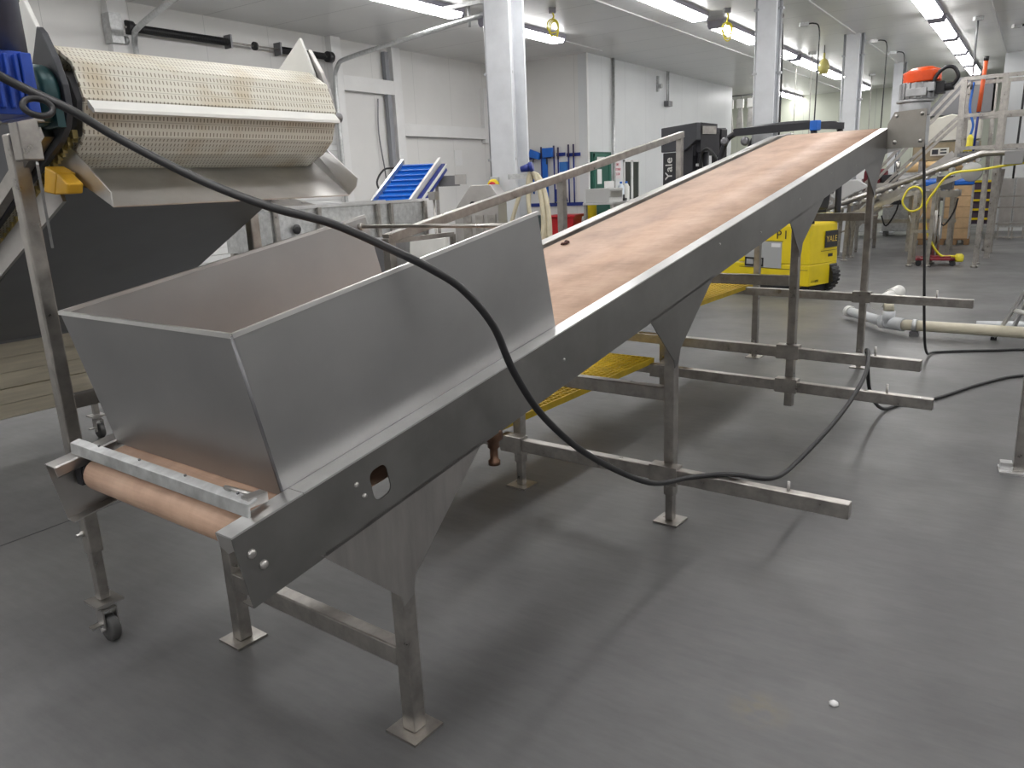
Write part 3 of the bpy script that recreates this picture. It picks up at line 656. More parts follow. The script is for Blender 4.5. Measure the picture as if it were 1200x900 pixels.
# legs
for (s_, u_, cas) in ((.25, 1.36, True), (1.45, 1.87, False), (1.49, 4.04, True), (.25, 4.04, True)):
    zt = 1.83 if u_ < 2 else .9
    l = MB().box((s_-.0254, u_-.0254, .36), (s_+.0254, u_+.0254, zt)).build('leg', M_tube, lc, bev=.006)
    zi = .17 if cas else .02
    MB().box((s_-.019, u_-.019, zi), (s_+.019, u_+.019, .42)).build('inner_leg', M_tube, l, bev=.004)
    MB().lathe((s_-.0254, u_, .44), [(.012, 0), (.012, .008), (.006, .01), (.006, .025)], (-1, 0, 0), 8).build('set_bolt', M_steel, l)
    if cas:
        c = MB().box((s_-.05, u_-.05, .155), (s_+.05, u_+.05, .165)).cyl((s_, u_, .13), (s_, u_, .155), .03).box((s_-.028, u_-.035, .06), (s_-.022, u_+.02, .135)).box((s_+.022, u_-.035, .06), (s_+.028, u_+.02, .135)).box((s_-.028, u_-.03, .125), (s_+.028, u_+.025, .133)).build('caster', M_steel, l)
        MB().lathe((s_-.018, u_-.015, .052), [(.025, 0), (.048, 0), (.052, .006), (.052, .03), (.048, .036), (.025, .036)], (1, 0, 0), 24).build('wheel', mat('caster_tyre', (.06, .06, .06), .55), c)
        MB().box((s_-.07, u_-.03, .075), (s_-.028, u_+.0, .082)).cyl((s_-.035, u_-.015, .052), (s_+.035, u_-.015, .052), .008, n=8).build('brake_lever', M_steel, c)
    else: MB().box((s_-.05, u_-.05, 0), (s_+.05, u_+.05, .01)).box((s_-.02, u_-.02, .01), (s_+.02, u_+.02, .36)).build('foot_plate', M_tube, l)
MB().box((.275, 1.34, .905), (1.42, 1.38, .955)).build('cross_rail', M_tube, lc, bev=.003)
MB().box((1.425, 1.34, .93), (1.475, 1.38, .98)).box((1.43, 1.36, .93), (1.47, 1.9, .97)).build('cross_rail', M_tube, lc)
# low infeed run with the cream slatted belt
sl = MB(); sl.uv = sl.bm.loops.layers.uv.new('UVMap')
for k in range(5):
    z1 = .935-.095*k; u_ = 2.98+.02*math.sin(k*1.3)+.07*k
    sl.prism([(.30, u_, z1), (.30, u_+.006, z1-.012), (.30, u_+.045, z1-.088), (.30, u_+.06, z1-.095), (.30, u_+.2, z1-.095), (.30, u_+.2, z1)], (1.15, 0, 0))
M_slat = mat('cream_belt', (.66, .60, .47), .5, 0, .2, 3, stretch=(1, 6, 10))
sl.box((.30, 3.3, .5), (1.45, 4.2, .93)).build('infeed_belt', M_slat, lc)
MB().box((.27, 2.95, .70), (.30, 4.3, .98)).box((1.45, 2.95, .70), (1.48, 4.3, .98)).build('infeed_rail', M_steel, lc)
# drive: teal bearing, blue gearbox with ribs, navy motor
MB().lathe((.285, ca-.07, 1.925), [(.03, 0), (.085, 0), (.09, .01), (.09, .04), (.078, .055), (.06, .055), (.055, .03), (.03, .03)], (-1, 0, 0), 32).box((.262, 1.06, 1.83), (.285, 1.25, 1.88)).build('bearing', M_teal, lc)
gb = MB().box((-.14, .86, 1.84), (.115, 1.06, 2.0))
for k in range(10): gb.box((-.13+.024*k, .845, 1.855), (-.12+.024*k, .865, 1.99))
gb.box((.10, .84, 1.835), (.128, 1.04, 1.995)).cyl((-.03, .97, 1.995), (-.03, .97, 2.035), .125, n=26)
gb.build('gearbox', M_blue, lc, bev=.003)
MB().cyl((.09, 1.08, 1.92), (.25, 1.12, 1.925), .03).build('drive_shaft', M_tube, lc)
MB().cyl((.045, .98, 2.0), (.045, .98, 2.42), .125, n=32).cyl((.045, .98, 2.14), (.045, .98, 2.145), .127, n=32).build('motor', M_navy, lc)

# ================================================================ CABLES
def cable(name, pts, r, mm, label, cat='cable', frame='C', sub=8, base=None):
    return MB().tube(pts, r, 12, sub).build(name, mm, frame=frame, base=base or pts[-1], label=label, cat=cat)
cable('power_cable', [(-.40, .80, 2.16), (-.12, .80, 2.01), (.04, .79, 1.915), (.14, .70, 1.84), (.22, .63, 1.765), (.33, .47, 1.655), (.42, .30, 1.575), (.52, .16, 1.52), (.62, .02, 1.435), (.68, -.03, 1.39), (.76, -.07, 1.325), (.85, -.10, 1.21), (.93, -.11, 1.05), (1.07, -.12, .87), (1.33, -.13, .66), (1.75, -.14, .42), (2.05, -.17, .345), (2.243, -.22, .305), (2.28, -.31, .308), (2.40, -.42, .275), (2.75, -.42, .24), (3.2, -.49, .36), (3.6, -.51, .48), (3.9, -.46, .55), (3.985, -.43, .556), (4.06, -.42, .50), (4.3, -.40, .22), (4.6, -.42, .03), (4.84, -.50, .012), (5.1, -.67, .012), (5.66, -.88, .012), (6.07, -1.12, .012), (6.3, -1.6, .012)], .0115, M_blk,
      'thick black power cable swooping over the hopper and across the floor bars')
MB().tube([(.067+.035*math.cos(a*math.tau/8), .715+.01*math.sin(a*math.tau/8), 1.845+.022*math.sin(a*math.tau/8)) for a in range(8)], .008, 10, 4, True).build('cable_loop', M_blk, frame='C', base=(.067, .715, 1.82), label='small black cable loop tied to the power cable near the blue gearbox', cat='cable')
cable('motor_cable', [(6.25, -.30, 2.28), (6.27, -.25, 2.2), (6.29, -.215, 2.1), (6.30, -.262, 1.57), (6.31, -.317, .887), (6.33, -.36, .3), (6.42, -.38, .06), (6.656, -.408, .012), (6.8, -.6, .012), (6.95, -.85, .012), (7.08, -1.05, .012), (7.15, -1.5, .012)], .011, M_blk,
      'black cable hanging from the orange-capped motor down to the floor')
MB().lathe((-.36, 2.235, 0), [(.012, 0), (.016, .004), (.009, .011), (.001, .012)], (0, 0, 1), 6).build('floor_scrap', M_paper, base=(-.36, 2.235, 0), label='tiny white scrap lying on the bare floor at lower right', cat='debris')
jm = MB().box((-4.062, -3, -.001), (-4.052, 6, .0008)); jm = jm.build('trim_%d' % n, M_blkp, base=(-4.06, 0, 0)); jm['kind'] = 'structure'; n += 1

# stand leg at the right edge
t = thing('stand_leg', 'stainless post with square foot plate at the right edge of the picture', 'post', (.075, 4.69, 0), 'L', .1)
MB().box((-.025, -.025, .01), (.025, .025, 1.2)).build('post', M_tube, t, bev=.004)
MB().box((-.09, -.07, 0), (.06, .06, .01)).box((-.085, -.03, .01), (-.03, .03, .05)).build('foot_plate', M_alu, t)

# ================================================================ MACHINES LEFT OF CENTRE (room axes)
t = thing('trough_conveyor', 'low stainless trough machine with ribbed side panels behind the hopper', 'machine', (-5.9, 5.6, 0))
MB().prism([(-5.6, 4.62, 1.12), (-5.6, 4.62, 1.485), (-5.6, 6.75, 1.485), (-5.6, 6.75, 1.12)], (-.02, 0, 0)).build('side_panel', M_galv, t)
MB().box((-6.25, 4.62, 1.1), (-6.23, 6.75, 1.485)).build('side_panel', M_galv, t)
MB().box((-6.23, 4.62, 1.1), (-5.62, 6.75, 1.12)).build('trough_floor', M_galv, t)
MB().box((-6.23, 4.62, 1.12), (-5.62, 4.64, 1.46)).build('end_panel', M_galv, t)
MB().beam((-5.6, 4.58, 1.49), (-5.6, 6.8, 1.49), .04, .03).beam((-6.24, 4.58, 1.49), (-6.24, 6.8, 1.49), .04, .03).build('rim', M_alu, t)
for y in (4.64, 5.15, 5.95, 6.15, 6.7): MB().box((-5.59, y, 1.1), (-5.56, y+.04, 1.48)).build('rib', M_tube, t)
for x, y in ((-5.6, 4.68), (-5.6, 6.3), (-6.24, 4.68), (-6.24, 6.3)): MB().box((x-.025, y-.025, 0), (x+.025, y+.025, 1.1)).build('leg', M_tube, t)
MB().lathe((-5.585, 4.88, 1.30), [(.035, 0), (.045, .01), (.045, .02), (.02, .02)], (1, 0, 0), 16).build('black_knob', M_blk, t)
MB().prism([(-5.75, 4.62, 1.50), (-5.75, 5.3, 1.50), (-6.0, 5.2, 1.58), (-6.0, 4.65, 1.58)], (0, 0, .006)).build('sloped_lid', M_tube, t)
MB().box((-5.95, 4.85, 1.58), (-5.88, 4.97, 1.64)).build('latch', M_dark, t)
# cleated blue conveyor
bl = thing('cleated_conveyor', 'small steep blue cleated belt conveyor with white side rails', 'conveyor', (-6.45, 7.4, 0))
RV = V((.8347, .549, 0)); P0 = V((-6.16, 6.70, 1.30)); P1 = V((-6.43, 7.71, 1.90))
P0 = V((-6.30, 6.72, 1.25))
T_ = (P1-P0).normalized(); N_ = RV.cross(T_).normalized(); N_ = -N_ if N_.z < 0 else N_
def bq(a, b, c): return P0+RV*a+T_*b+N_*c
LL = (P1-P0).length; hw = .21
m = MB(); m.hull2([bq(-hw, 0, 0), bq(hw, 0, 0), bq(hw, 0, -.1), bq(-hw, 0, -.1)], [bq(-hw, LL, 0), bq(hw, LL, 0), bq(hw, LL, -.1), bq(-hw, LL, -.1)])
m.cyl(bq(-hw, LL, -.05), bq(hw, LL, -.05), .05)
for k in range(11):
    b = LL*(k+.5)/11; m.hull2([bq(-hw+.01, b, 0), bq(-hw+.01, b+.012, 0), bq(-hw+.01, b+.012, .03), bq(-hw+.01, b, .03)], [bq(hw-.01, b, 0), bq(hw-.01, b+.012, 0), bq(hw-.01, b+.012, .03), bq(hw-.01, b, .03)])
m.build('belt', M_bluep, bl)
for a0, mm in ((-hw-.035, M_alu), (hw+.005, M_wplas)):
    MB().hull2([bq(a0, 0, .06), bq(a0+.03, 0, .06), bq(a0+.03, 0, -.16), bq(a0, 0, -.16)], [bq(a0, LL+.05, .06), bq(a0+.03, LL+.05, .06), bq(a0+.03, LL+.05, -.16), bq(a0, LL+.05, -.16)]).build('side_rail', mm, bl)
MB().beam(bq(hw+.09, .1, -.05), bq(hw+.09, LL, -.05), .05, .1).build('return_guard', M_blued, bl)
MB().beam(bq(hw+.12, .1, -.02), bq(hw+.12, LL, -.02), .015, .03).build('guard_strip', M_wplas, bl)
MB().beam((-6.42, 7.90, 1.69), (-6.12, 8.10, 1.69), .12, .13).build('spout', M_dark, bl)
MB().beam((-6.17, 8.07, 1.705), (-6.05, 8.15, 1.70), .13, .12).build('spout_tip', M_steel, bl)
for a in (-hw, hw+.02): MB().beam(bq(a, .3, -.15), V((bq(a, .3, 0).x, bq(a, .3, 0).y, 0)), .04).build('leg', M_tube, bl); MB().beam(bq(a, LL-.1, -.15), V((bq(a, LL-.1, 0).x, bq(a, LL-.1, 0).y, 0)), .04).build('leg', M_tube, bl)
MB().tube([bq(-hw-.06, LL-.05, 0), bq(-hw-.16, LL-.15, .05), bq(-hw-.17, LL-.35, 0), bq(-hw-.05, LL-.5, -.1)], .012).build('cable', M_blk, bl)
# steel control machine and white boxes between hopper and column
t = thing('filler_machine', 'grey stainless machine cabinet left of the big column', 'machine', (-5.2, 7.2, 0), 'L', math.radians(20))
MB().prism([(-.22, -.2, .95), (.28, -.2, .95), (.28, -.2, 1.50), (.20, -.2, 1.62), (-.02, -.2, 1.62), (-.22, -.2, 1.36)], (0, .4, 0)).build('cabinet', M_steel, t, bev=.004)
k = MB()
for x in (-.12, .02, .16): k.box((x, -.22, 1.0), (x+.09, -.2, 1.3))
k.build('access_panel', M_tube, t)
MB().cyl((.0, -.2, 1.42), (.0, -.235, 1.42), .03).build('dial', M_blk, t)
for x in (-.19, .25):
    for y in (-.17, .17): MB().box((x-.025, y-.025, 0), (x+.025, y+.025, .95)).build('leg', M_tube, t)
MB().box((-.25, -.22, .62), (.3, .2, .66)).build('shelf', M_dark, t)
t = thing('sensor_stand', 'thin steel stand with small box on top behind the handrail', 'stand', (-5.75, 7.1, 0), 'L')
MB().cyl((0, 0, 0), (0, 0, 1.5), .012, n=8).cyl((0, 0, 0), (0, 0, .02), .1).build('pole', M_tube, t); MB().box((-.05, -.04, 1.48), (.05, .04, 1.57)).build('sensor_box', M_steel, t)
for i, (x, y, z, sx, sy, sz, l) in enumerate(((-5.02, 6.05, 0, .42, .42, .55, 'lower white carton of the stack behind the hopper'), (-5.02, 6.05, .552, .40, .40, .30, 'middle white carton of the stack behind the hopper'), (-5.02, 6.05, .854, .40, .40, .28, 'topmost white carton of the stack behind the hopper'))):
    b_ = thing('carton', l, 'box', (x, y, z), 'L', math.radians(33), 'white cartons')
    MB().box((-sx/2, -sy/2, 0), (sx/2, sy/2, sz)).build('box_body', M_wplas, b_, bev=.004); MB().box((-sx/2-.001, -.03, sz-.06), (sx/2+.001, .03, sz+.001)).build('tape', M_crm, b_)
t = thing('pallet', 'low wooden pallet on the floor beside the white cartons', 'pallet', (-4.98, 5.12, 0), 'L', .5)
t.scale = (.8, .8, 1)
k = MB()
for j in range(6): k.box((-.5, -.5+j*.19, .1), (.5, -.41+j*.19, .12))
for j in (-.5, -.05, .4): k.box((j, -.5, 0), (j+.09, .54, .1))
k.build('pallet_deck', M_wood, t)
t = thing('grey_hopper_bin', 'dark grey tilting bin seen below the inclined handrail', 'bin', (-4.98, 5.12, .121), 'L', .5)
MB().hull2([V((-.3, -.3, .35)), V((.3, -.3, .35)), V((.3, .3, .35)), V((-.3, .3, .35))], [V((-.45, -.35, 1.0)), V((.35, -.35, 1.1)), V((.35, .35, 1.1)), V((-.45, .35, 1.0))]).build('bin_body', M_dark, t, bev=.01)
for x, y in ((-.27, -.27), (.27, -.27), (.27, .27), (-.27, .27)): MB().box((x-.02, y-.02, 0), (x+.02, y+.02, .36)).build('leg', M_tube, t)
# emergency stop, hose coil on the big column
t = thing('emergency_stop', 'red and yellow emergency stop button on the big column', 'button', (-5.60, 8.10, 1.61), 'L', math.radians(20))
MB().box((-.05, -.0, -.1), (.06, .09, .1)).build('switch_box', mat('grey_box', (.42, .43, .44), .5), t, bev=.006)
MB().lathe((0, 0, 0), [(.075, 0), (.078, .012), (.065, .03), (.045, .035)], (0, -1, 0), 24).build('yellow_ring', M_yel, t)
MB().lathe((0, -.035, 0), [(.028, 0), (.028, .02), (.045, .024), (.045, .042), (.03, .05)], (0, -1, 0), 20).build('button_head', M_red, t)
HX, HY = -5.14, 8.10
t = thing('hose_coil', 'cream hose coiled over a hook on the big column', 'hose', (HX, HY, 1.75))
RX = V((.83, .55, 0))
def hp3(a, z, c=0): return V((HX, HY, 0))+RX*a+V((-.55, .83, 0))*c+V((0, 0, z))
for k in range(5):
    o = .025*k; pts = []
    for j in range(12):
        an = 2*math.pi*j/12; pts.append(hp3(.08+.012*k+(.08+.010*k)*math.cos(an)+.10*(1-math.sin(an))*.35, 1.34-.035*k+(.40+.03*k)*math.sin(an), -.06+.03*(k % 3)+.01*k))
    MB().tube(pts, .026, 10, 4, True).build('hose_loop', M_cream, t)
MB().tube([hp3(-.05, 1.55, .0), hp3(-.2, 1.1, .1), hp3(-.33, .6, .15), hp3(-.42, .2, .1)], .025).build('hose_end', M_cream, t)
MB().beam(hp3(-.2, 1.70, 0), hp3(.06, 1.70, -.05), .03, .06).beam(hp3(.05, 1.66, -.05), hp3(.05, 1.76, -.05), .03, .02).build('hanger', M_galv, t)
MB().cyl(hp3(-.04, 1.78, -.08), hp3(.06, 1.80, -.12), .035, .05, 14).cyl(hp3(.06, 1.80, -.12), hp3(.10, 1.81, -.13), .058, n=14).build('nozzle', M_blued, t)
# ---- tool wall
t = thing('tool_rack', 'blue wall rack rails that hold the cleaning tools', 'rack', (-8.6, YE, 1.15))
for x0, x1, z in ((-9.32, -8.62, 2.12), (-8.48, -8.28, 2.15), (-8.24, -7.92, 2.13), (-9.3, -7.88, 1.13)): MB().box((x0, YE-.03, z), (x1, YE, z+.07)).build('rack_rail', M_blued, t)
def pole(x, z0, z1, label, head=None, col=M_blued):
    t = thing('cleaning_tool', label, 'broom', (x, YE-.07, z0), 'L', 0, 'blue cleaning tools on the wall'); h = z1-z0
    MB().cyl((0, 0, 0), (0, 0, h*.78), .016, n=8).build('handle', col, t)
    MB().cyl((0, 0, h*.78), (0, 0, h), .02, n=8).build('grip', mat('purple_grip', (.05, .04, .09), .5), t)
    if head == 'blade': MB().prism([(.03, -.02, .0), (.15, -.02, .0), (.15, -.02, h*.75), (.03, -.02, h*.8)], (0, .03, 0)).build('blade', M_bluep, t)
    if head == 'broom': MB().hull2([V((-.075, -.06, .0)), V((.2, -.06, .0)), V((.2, .03, .0)), V((-.075, .03, .0))], [V((-.06, -.04, .26)), V((.12, -.04, .26)), V((.12, .02, .26)), V((-.06, .02, .26))]).build('broom_head', M_blued, t)
pole(-9.20, 1.25, 2.36, 'dark blue handle next to the hose nozzle, leftmost on the tool wall'); pole(-8.83, 1.3, 2.36, 'blue squeegee with long bright blade between the two dust pans', 'blade')
pole(-9.04, 1.4, 2.1, 'short bright blue handle below the tilted dust pan', col=M_bluep)
pole(-8.52, 1.2, 2.37, 'slim blue handle touching the square dust pan on its right'); pole(-8.42, 1.22, 2.33, 'blue broom with its dark head at the bottom of the wall rack', 'broom')
pole(-8.17, 1.2, 2.37, 'slim blue handle right of the broom, beside the rightmost one'); pole(-8.05, 1.2, 2.37, 'rightmost slim blue handle on the tool wall')
t = thing('dust_pan', 'tilted bright blue dust pan hanging at the left of the tool wall', 'dust pan', (-9.0, YE-.1, 2.1)); MB().prism([(-9.12, YE-.14, 2.18), (-8.86, YE-.14, 2.10), (-8.83, YE-.14, 2.24), (-9.07, YE-.14, 2.33)], (0, .06, 0)).build('pan_body', M_bluep, t, bev=.01); MB().beam((-8.98, YE-.12, 2.14), (-9.04, YE-.12, 2.0), .025, .02).build('pan_handle', M_blk, t)
t = thing('dust_pan', 'square bright blue dust pan hanging upright on the tool wall', 'dust pan', (-8.63, YE-.1, 2.1)); MB().box((-8.77, YE-.14, 2.14), (-8.52, YE-.08, 2.33)).build('pan_body', M_bluep, t, bev=.01); MB().beam((-8.66, YE-.12, 2.15), (-8.67, YE-.12, 2.0), .025, .02).build('pan_handle', M_blk, t)
MB().box((-8.40, YE-.06, 1.83), (-8.22, YE, 2.03)).build('wall_box', mat('pale_blue', (.03, .17, .52), .4), base=(-8.3, YE, 1.83), label='plain blue box on the wall among the tool handles', cat='box')
# bins, bollard
def bin_(x, y, mm, label, group=None):
    t = thing('rolling_bin', label, 'bin', (x, y, 0), 'L', math.radians(10), group)
    MB().hull2([V((-.2, -.22, .12)), V((.2, -.22, .12)), V((.2, .22, .12)), V((-.2, .22, .12))], [V((-.27, -.28, .95)), V((.27, -.28, .95)), V((.27, .28, .95)), V((-.27, .28, .95))]).build('bin_body', mm, t, bev=.02)
    MB().box((-.30, -.31, .93), (.30, .31, .985)).box((-.2, -.34, .95), (.2, -.30, .975)).build('lid', mm, t, bev=.012)
    for xx in (-.17, .17):
        for yy in (-.18, .18): MB().cyl((xx-.015, yy, .06), (xx+.015, yy, .06), .06, n=14).build('wheel', M_blk, t)
bin_(-7.86, 13.85, M_red, 'bright red bin with lid against the tool wall, partly behind the rail post'); bin_(-8.58, 13.6, M_dgreen, 'dark green bin left of the red bin')
t = thing('bollard', 'yellow bollard beside the green door', 'bollard', (-7.52, 14.36, 0), 'L'); MB().lathe((0, 0, 0), [(.1, 0), (.1, 1.2), (.09, 1.25), (.05, 1.28)], n=20).build('bollard_sleeve', M_yel, t); MB().cyl((0, 0, 0), (0, 0, .03), .15).build('base_ring', M_dark, t)
# table with monitor and papers by the door
t = thing('work_table', 'stainless work table in front of the white office wall', 'table', (-6.9, 15.1, 0))
MB().box((-7.24, 13.45, 1.17), (-6.6, 16.0, 1.21)).build('table_top', M_alu, t, bev=.004)
MB().box((-6.64, 13.47, 1.02), (-6.6, 15.9, 1.17)).build('apron', M_steel, t)
for x, y in ((-6.64, 13.5), (-6.64, 15.9), (-7.2, 13.5), (-7.2, 15.9)): MB().box((x-.025, y-.025, 0), (x+.025, y+.025, 1.17)).build('leg', M_tube, t)
MB().box((-7.2, 13.5, .3), (-6.65, 15.9, .33)).build('shelf', M_tube, t)
t = thing('label_printer', 'grey printer box on the near end of the work table', 'printer', (-6.95, 13.75, 1.21)); MB().box((-7.2, 13.5, 1.21), (-6.7, 14.1, 1.47)).build('printer_body', mat('printer_grey', (.42, .42, .41), .5), t, bev=.01); MB().box((-6.70, 13.55, 1.3), (-6.695, 14.05, 1.42)).build('front_panel', M_steel, t)
t = thing('monitor', 'pale monitor standing behind the printer box', 'monitor', (-7.1, 14.35, 1.21)); MB().box((-7.13, 14.15, 1.3), (-7.08, 14.5, 1.60)).build('screen', M_white, t, bev=.005); MB().box((-7.17, 14.25, 1.21), (-7.04, 14.4, 1.31)).build('stand', M_white, t)
for i, (x, y, mm, l) in enumerate(((-7.05, 15.0, M_wplas, 'white bottle on the work table nearest the dark window panes'), (-7.05, 14.75, mat('pale_plastic', (.6, .66, .72), .3), 'pale blue tinted bottle on the work table'))):
    b_ = thing('bottle', l, 'bottle', (x, y, 1.21), 'L', 0, 'bottles on the work table')
    MB().lathe((0, 0, 0), [(.06, 0), (.065, .02), (.065, .26), (.03, .33)], n=16).build('bottle_body', mm, b_); MB().cyl((0, 0, .33), (0, 0, .37), .025, n=12).build('cap', M_bluep, b_)
MB().box((-6.9, 14.42, 1.21), (-6.8, 14.5, 1.26)).cyl((-6.85, 14.46, 1.26), (-6.85, 14.46, 1.33), .02, n=10).build('tape_dispenser', M_blk, base=(-6.85, 14.46, 1.21), label='small black tape dispenser on the front edge of the work table', cat='dispenser')
sg = thing('wall_sign', 'white notice with three lines of red lettering on the office wall', 'sign', (XB, 16.02, 1.85))
MB().box((XB, 15.86, 1.64), (XB+.01, 16.2, 2.02)).build('sign_board', mat('sign_white', (.72, .66, .67), .5), sg)
def onwall(y, z): return Matrix.Translation(V((XB+.012, y, z))-V(BASE[sg.name])) @ Matrix(((0,0,1,0),(1,0,0,0),(0,1,0,0),(0,0,0,1)))
for i, (b_, z) in enumerate((('DRY', 1.94), ('BEYOND', 1.84), ('2.1.30', 1.74))): text('lettering', b_, .075, M_pink, sg, onwall(16.03, z))
MB().box((XB+.061, 14.95, 1.55), (XB+.066, 15.15, 1.85)).build('door_notice', M_paper, base=(XB+.061, 15.05, 1.55), label='white paper notice taped to the green door', cat='notice')
MB().box((XB+.061, 14.95, 2.0), (XB+.066, 15.3, 2.1)).build('door_plate', M_paper, base=(XB+.061, 15.1, 2.0), label='small pale plate at the top of the green door', cat='notice')
t = thing('wall_sensor', 'small grey box with two conduits high on the office wall', 'junction box', (XB, 18.75, 3.35))
MB().box((XB, 18.65, 3.30), (XB+.12, 18.9, 3.42)).build('box_body', M_dark, t); MB().cyl((XB+.05, 18.72, 3.42), (XB+.05, 18.72, H), .015, n=8).build('conduit', M_galv, t); MB().cyl((XB+.05, 18.82, 3.42), (XB+.05, 18.82, H), .015, n=8).build('conduit', M_galv, t)
MB().cyl((XB+.02, 18.2, 3.72), (XB+.14, 18.2, 3.72), .05).box((XB, 18.17, 3.6), (XB+.06, 18.23, 3.95)).build('alarm_horn', M_galv, base=(XB, 18.2, 3.6), label='small grey siren high on the office wall', cat='siren')
MB().box((XL+.0, 13.1, 2.05), (XL+.012, 13.35, 2.35)).build('wall_notice', M_paper, base=(XL, 13.2, 2.05), label='small pale notice on the left wall above the steel spout', cat='notice')
# coats hanging in the recess
for i in range(3):
    y = 24.75; x = -8.12+.32*i
    t = thing('hanging_coat', ('left', 'middle', 'right')[i]+' one of three pale protective coats hanging beyond the office wall', 'coat', (x, y, 2.9), 'L', 0, 'coats beyond the office wall')
    MB().hull2([V((-.13, -.05, -.1)), V((.13, -.05, -.1)), V((.13, .05, -.1)), V((-.13, .05, -.1))], [V((-.06, -.03, .7)), V((.06, -.03, .7)), V((.06, .03, .7)), V((-.06, .03, .7))]).build('coat_body', mat('coat_fabric', (.5, .49, .47), .8, 0, .3, 6), t, bev=.02)
    MB().box((-.11, -.06, .68), (.11, .04, .95)).build('helmet_bag', M_wplas, t, bev=.02)
    MB().tube([(0, 0, .95), (.03, 0, 1.0), (0, 0, 1.04)], .008).build('hook', M_dark, t)
t = thing('coat_rail', 'dark rail frame the pale coats hang from', 'rail', (-7.8, 24.8, 0)); MB().cyl((-8.35, 24.75, 3.95), (-7.2, 24.75, 3.95), .02, n=8).build('rail', M_dark, t); MB().box((-8.3, 24.77, 0), (-8.26, 24.81, 3.95)).build('upright', M_dark, t); MB().box((-7.24, 24.77, 0), (-7.2, 24.81, 3.95)).build('upright', M_dark, t)

# ================================================================ FORKLIFT (x forward, y left)
fk = thing('forklift', 'yellow forklift with black mast and overhead guard parked behind the incline', 'forklift', (-2.36, 10.55, 0), 'L', math.atan2(.345, -.94))
Wd = -.64; Wf = -1.0
sdm = Matrix(((-1,0,0,0),(0,0,1,0),(0,1,0,0),(0,0,0,1))); rrm = Matrix(((0,0,-1,0),(-1,0,0,0),(0,1,0,0),(0,0,0,1)))
m = MB()
ring = lambda z, e=0.: [V((e, 0-e, z)), V((e, Wd, z)), V((.35, Wf+e, z)), (V((1.72, Wf+e, z))), V((1.72, 0-e, z))]
m.hull2([V((0, 0, .14)), V((0, Wd, .14)), V((.35, Wf, .14)), V((1.72, Wf, .14)), V((1.72, 0, .14))], [V((0, 0, .42)), V((0, Wd, .42)), V((.35, Wf, .42)), V((1.72, Wf, .40)), V((1.72, 0, .40))])
m.hull2([V((0, 0, .42)), V((0, Wd, .42)), V((.35, Wf, .42)), V((1.12, Wf, .42)), V((1.12, 0, .42))], [V((.02, 0, .93)), V((.02, Wd, .93)), V((.35, Wf, .93)), V((1.05, Wf, .90)), V((1.05, 0, .90))])
m.hull2([V((.02, 0, .93)), V((.02, Wd, .93)), V((.35, Wf, .93)), V((1.05, Wf, .90)), V((1.05, 0, .90))], [V((.08, -.05, .99)), V((.08, Wd, .99)), V((.38, Wf+.05, .99)), V((.95, Wf+.05, .99)), V((.95, -.05, .99))])
body = m.build('body', M_yel, fk, bev=.012)
MB().box((.10, -.04, .985), (.35, Wd-.05, 1.06)).build('counterweight_top', M_yel, body, bev=.02)
MB().box((.42, .006, .36), (1.0, .0, .71)).build('battery_panel', mat('battery_grey', (.36, .37, .37), .4), body)
MB().box((.70, .014, .37), (1.0, .006, .395)).box((.70, .014, .47), (1.0, .006, .49)).box((.70, .014, .37), (.72, .006, .49)).box((.98, .014, .37), (1.0, .006, .49)).box((.84, .014, .37), (.86, .006, .49)).build('panel_handle', M_blk, body)
MB().box((.44, .008, .64), (.58, .006, .69)).build('panel_label', M_paper, body)
MB().box((-.006, -.33, .62), (.0, -.62, .84)).build('badge_plate', M_blkp, body, bev=.003)
text('lettering', 'YALE', .11, mat('badge_gold', (.7, .50, .1), .4), body, Matrix.Translation((-.009, -.475, .73)) @ rrm, .001)
text('lettering', 'P I', .16, M_blkp, body, Matrix.Translation((.43, .004, .80)) @ sdm, .002)
MB().box((-.004, -.42, .50), (.0, -.52, .54)).build('vent_slot', M_blkp, body)
MB().box((.02, .004, .35), (1.1, .0, .356)).box((.40, .004, .715), (1.02, .0, .722)).box((-.004, -.25, .58), (.0, -.62, .585)).build('panel_seam', M_blkp, body)
for x, y, r in ((.17, Wd+.09, .235), (.20, -.14, .20), (1.45, -.10, .25), (1.45, Wf+.1, .25)):
    wz = MB(); wz.cyl((x, y-.08, r), (x, y+.08, r), r-.015, n=36)
    for k in range(26):
        an = k*math.tau/26; wz.beam((x+(r-.012)*math.cos(an), y-.085, r+(r-.012)*math.sin(an)), (x+(r-.012)*math.cos(an), y+.085, r+(r-.012)*math.sin(an)), .03, .024, up=(math.cos(an), 0, math.sin(an)))
    wz.build('tyre', M_blk, fk); MB().cyl((x, y-.09, r), (x, y+.09, r), r*.5, n=20).build('rim', M_yel, fk)
MB().box((.05, -.05, .05), (1.6, Wd, .16)).build('chassis', M_blkp, fk)
MB().prism([(.25, -.2, 1.0), (.75, -.2, 1.0), (.75, -.2, 1.12), (.25, -.2, 1.16)], (0, -.55, 0)).prism([(.2, -.25, 1.1), (.3, -.25, 1.1), (.22, -.25, 1.6), (.14, -.25, 1.6)], (0, -.45, 0)).build('seat', M_blkp, fk, bev=.03)
og = MB()
for y in (-.03, -.62):
    og.tube([(.02, y, .95), (.03, y, 1.6), (.06, y, 2.12), (.3, y, 2.2), (1.0, y, 2.19), (1.32, y, 2.13), (1.45, y, 1.98), (1.6, y, 1.5), (1.68, y, 1.0), (1.7, y, .4)], .04, 8, 4)
for x in (.2, .38, .56, .74, .92, 1.1, 1.28): og.beam((x, -.03, 2.19), (x, -.62, 2.19), .03, .05)
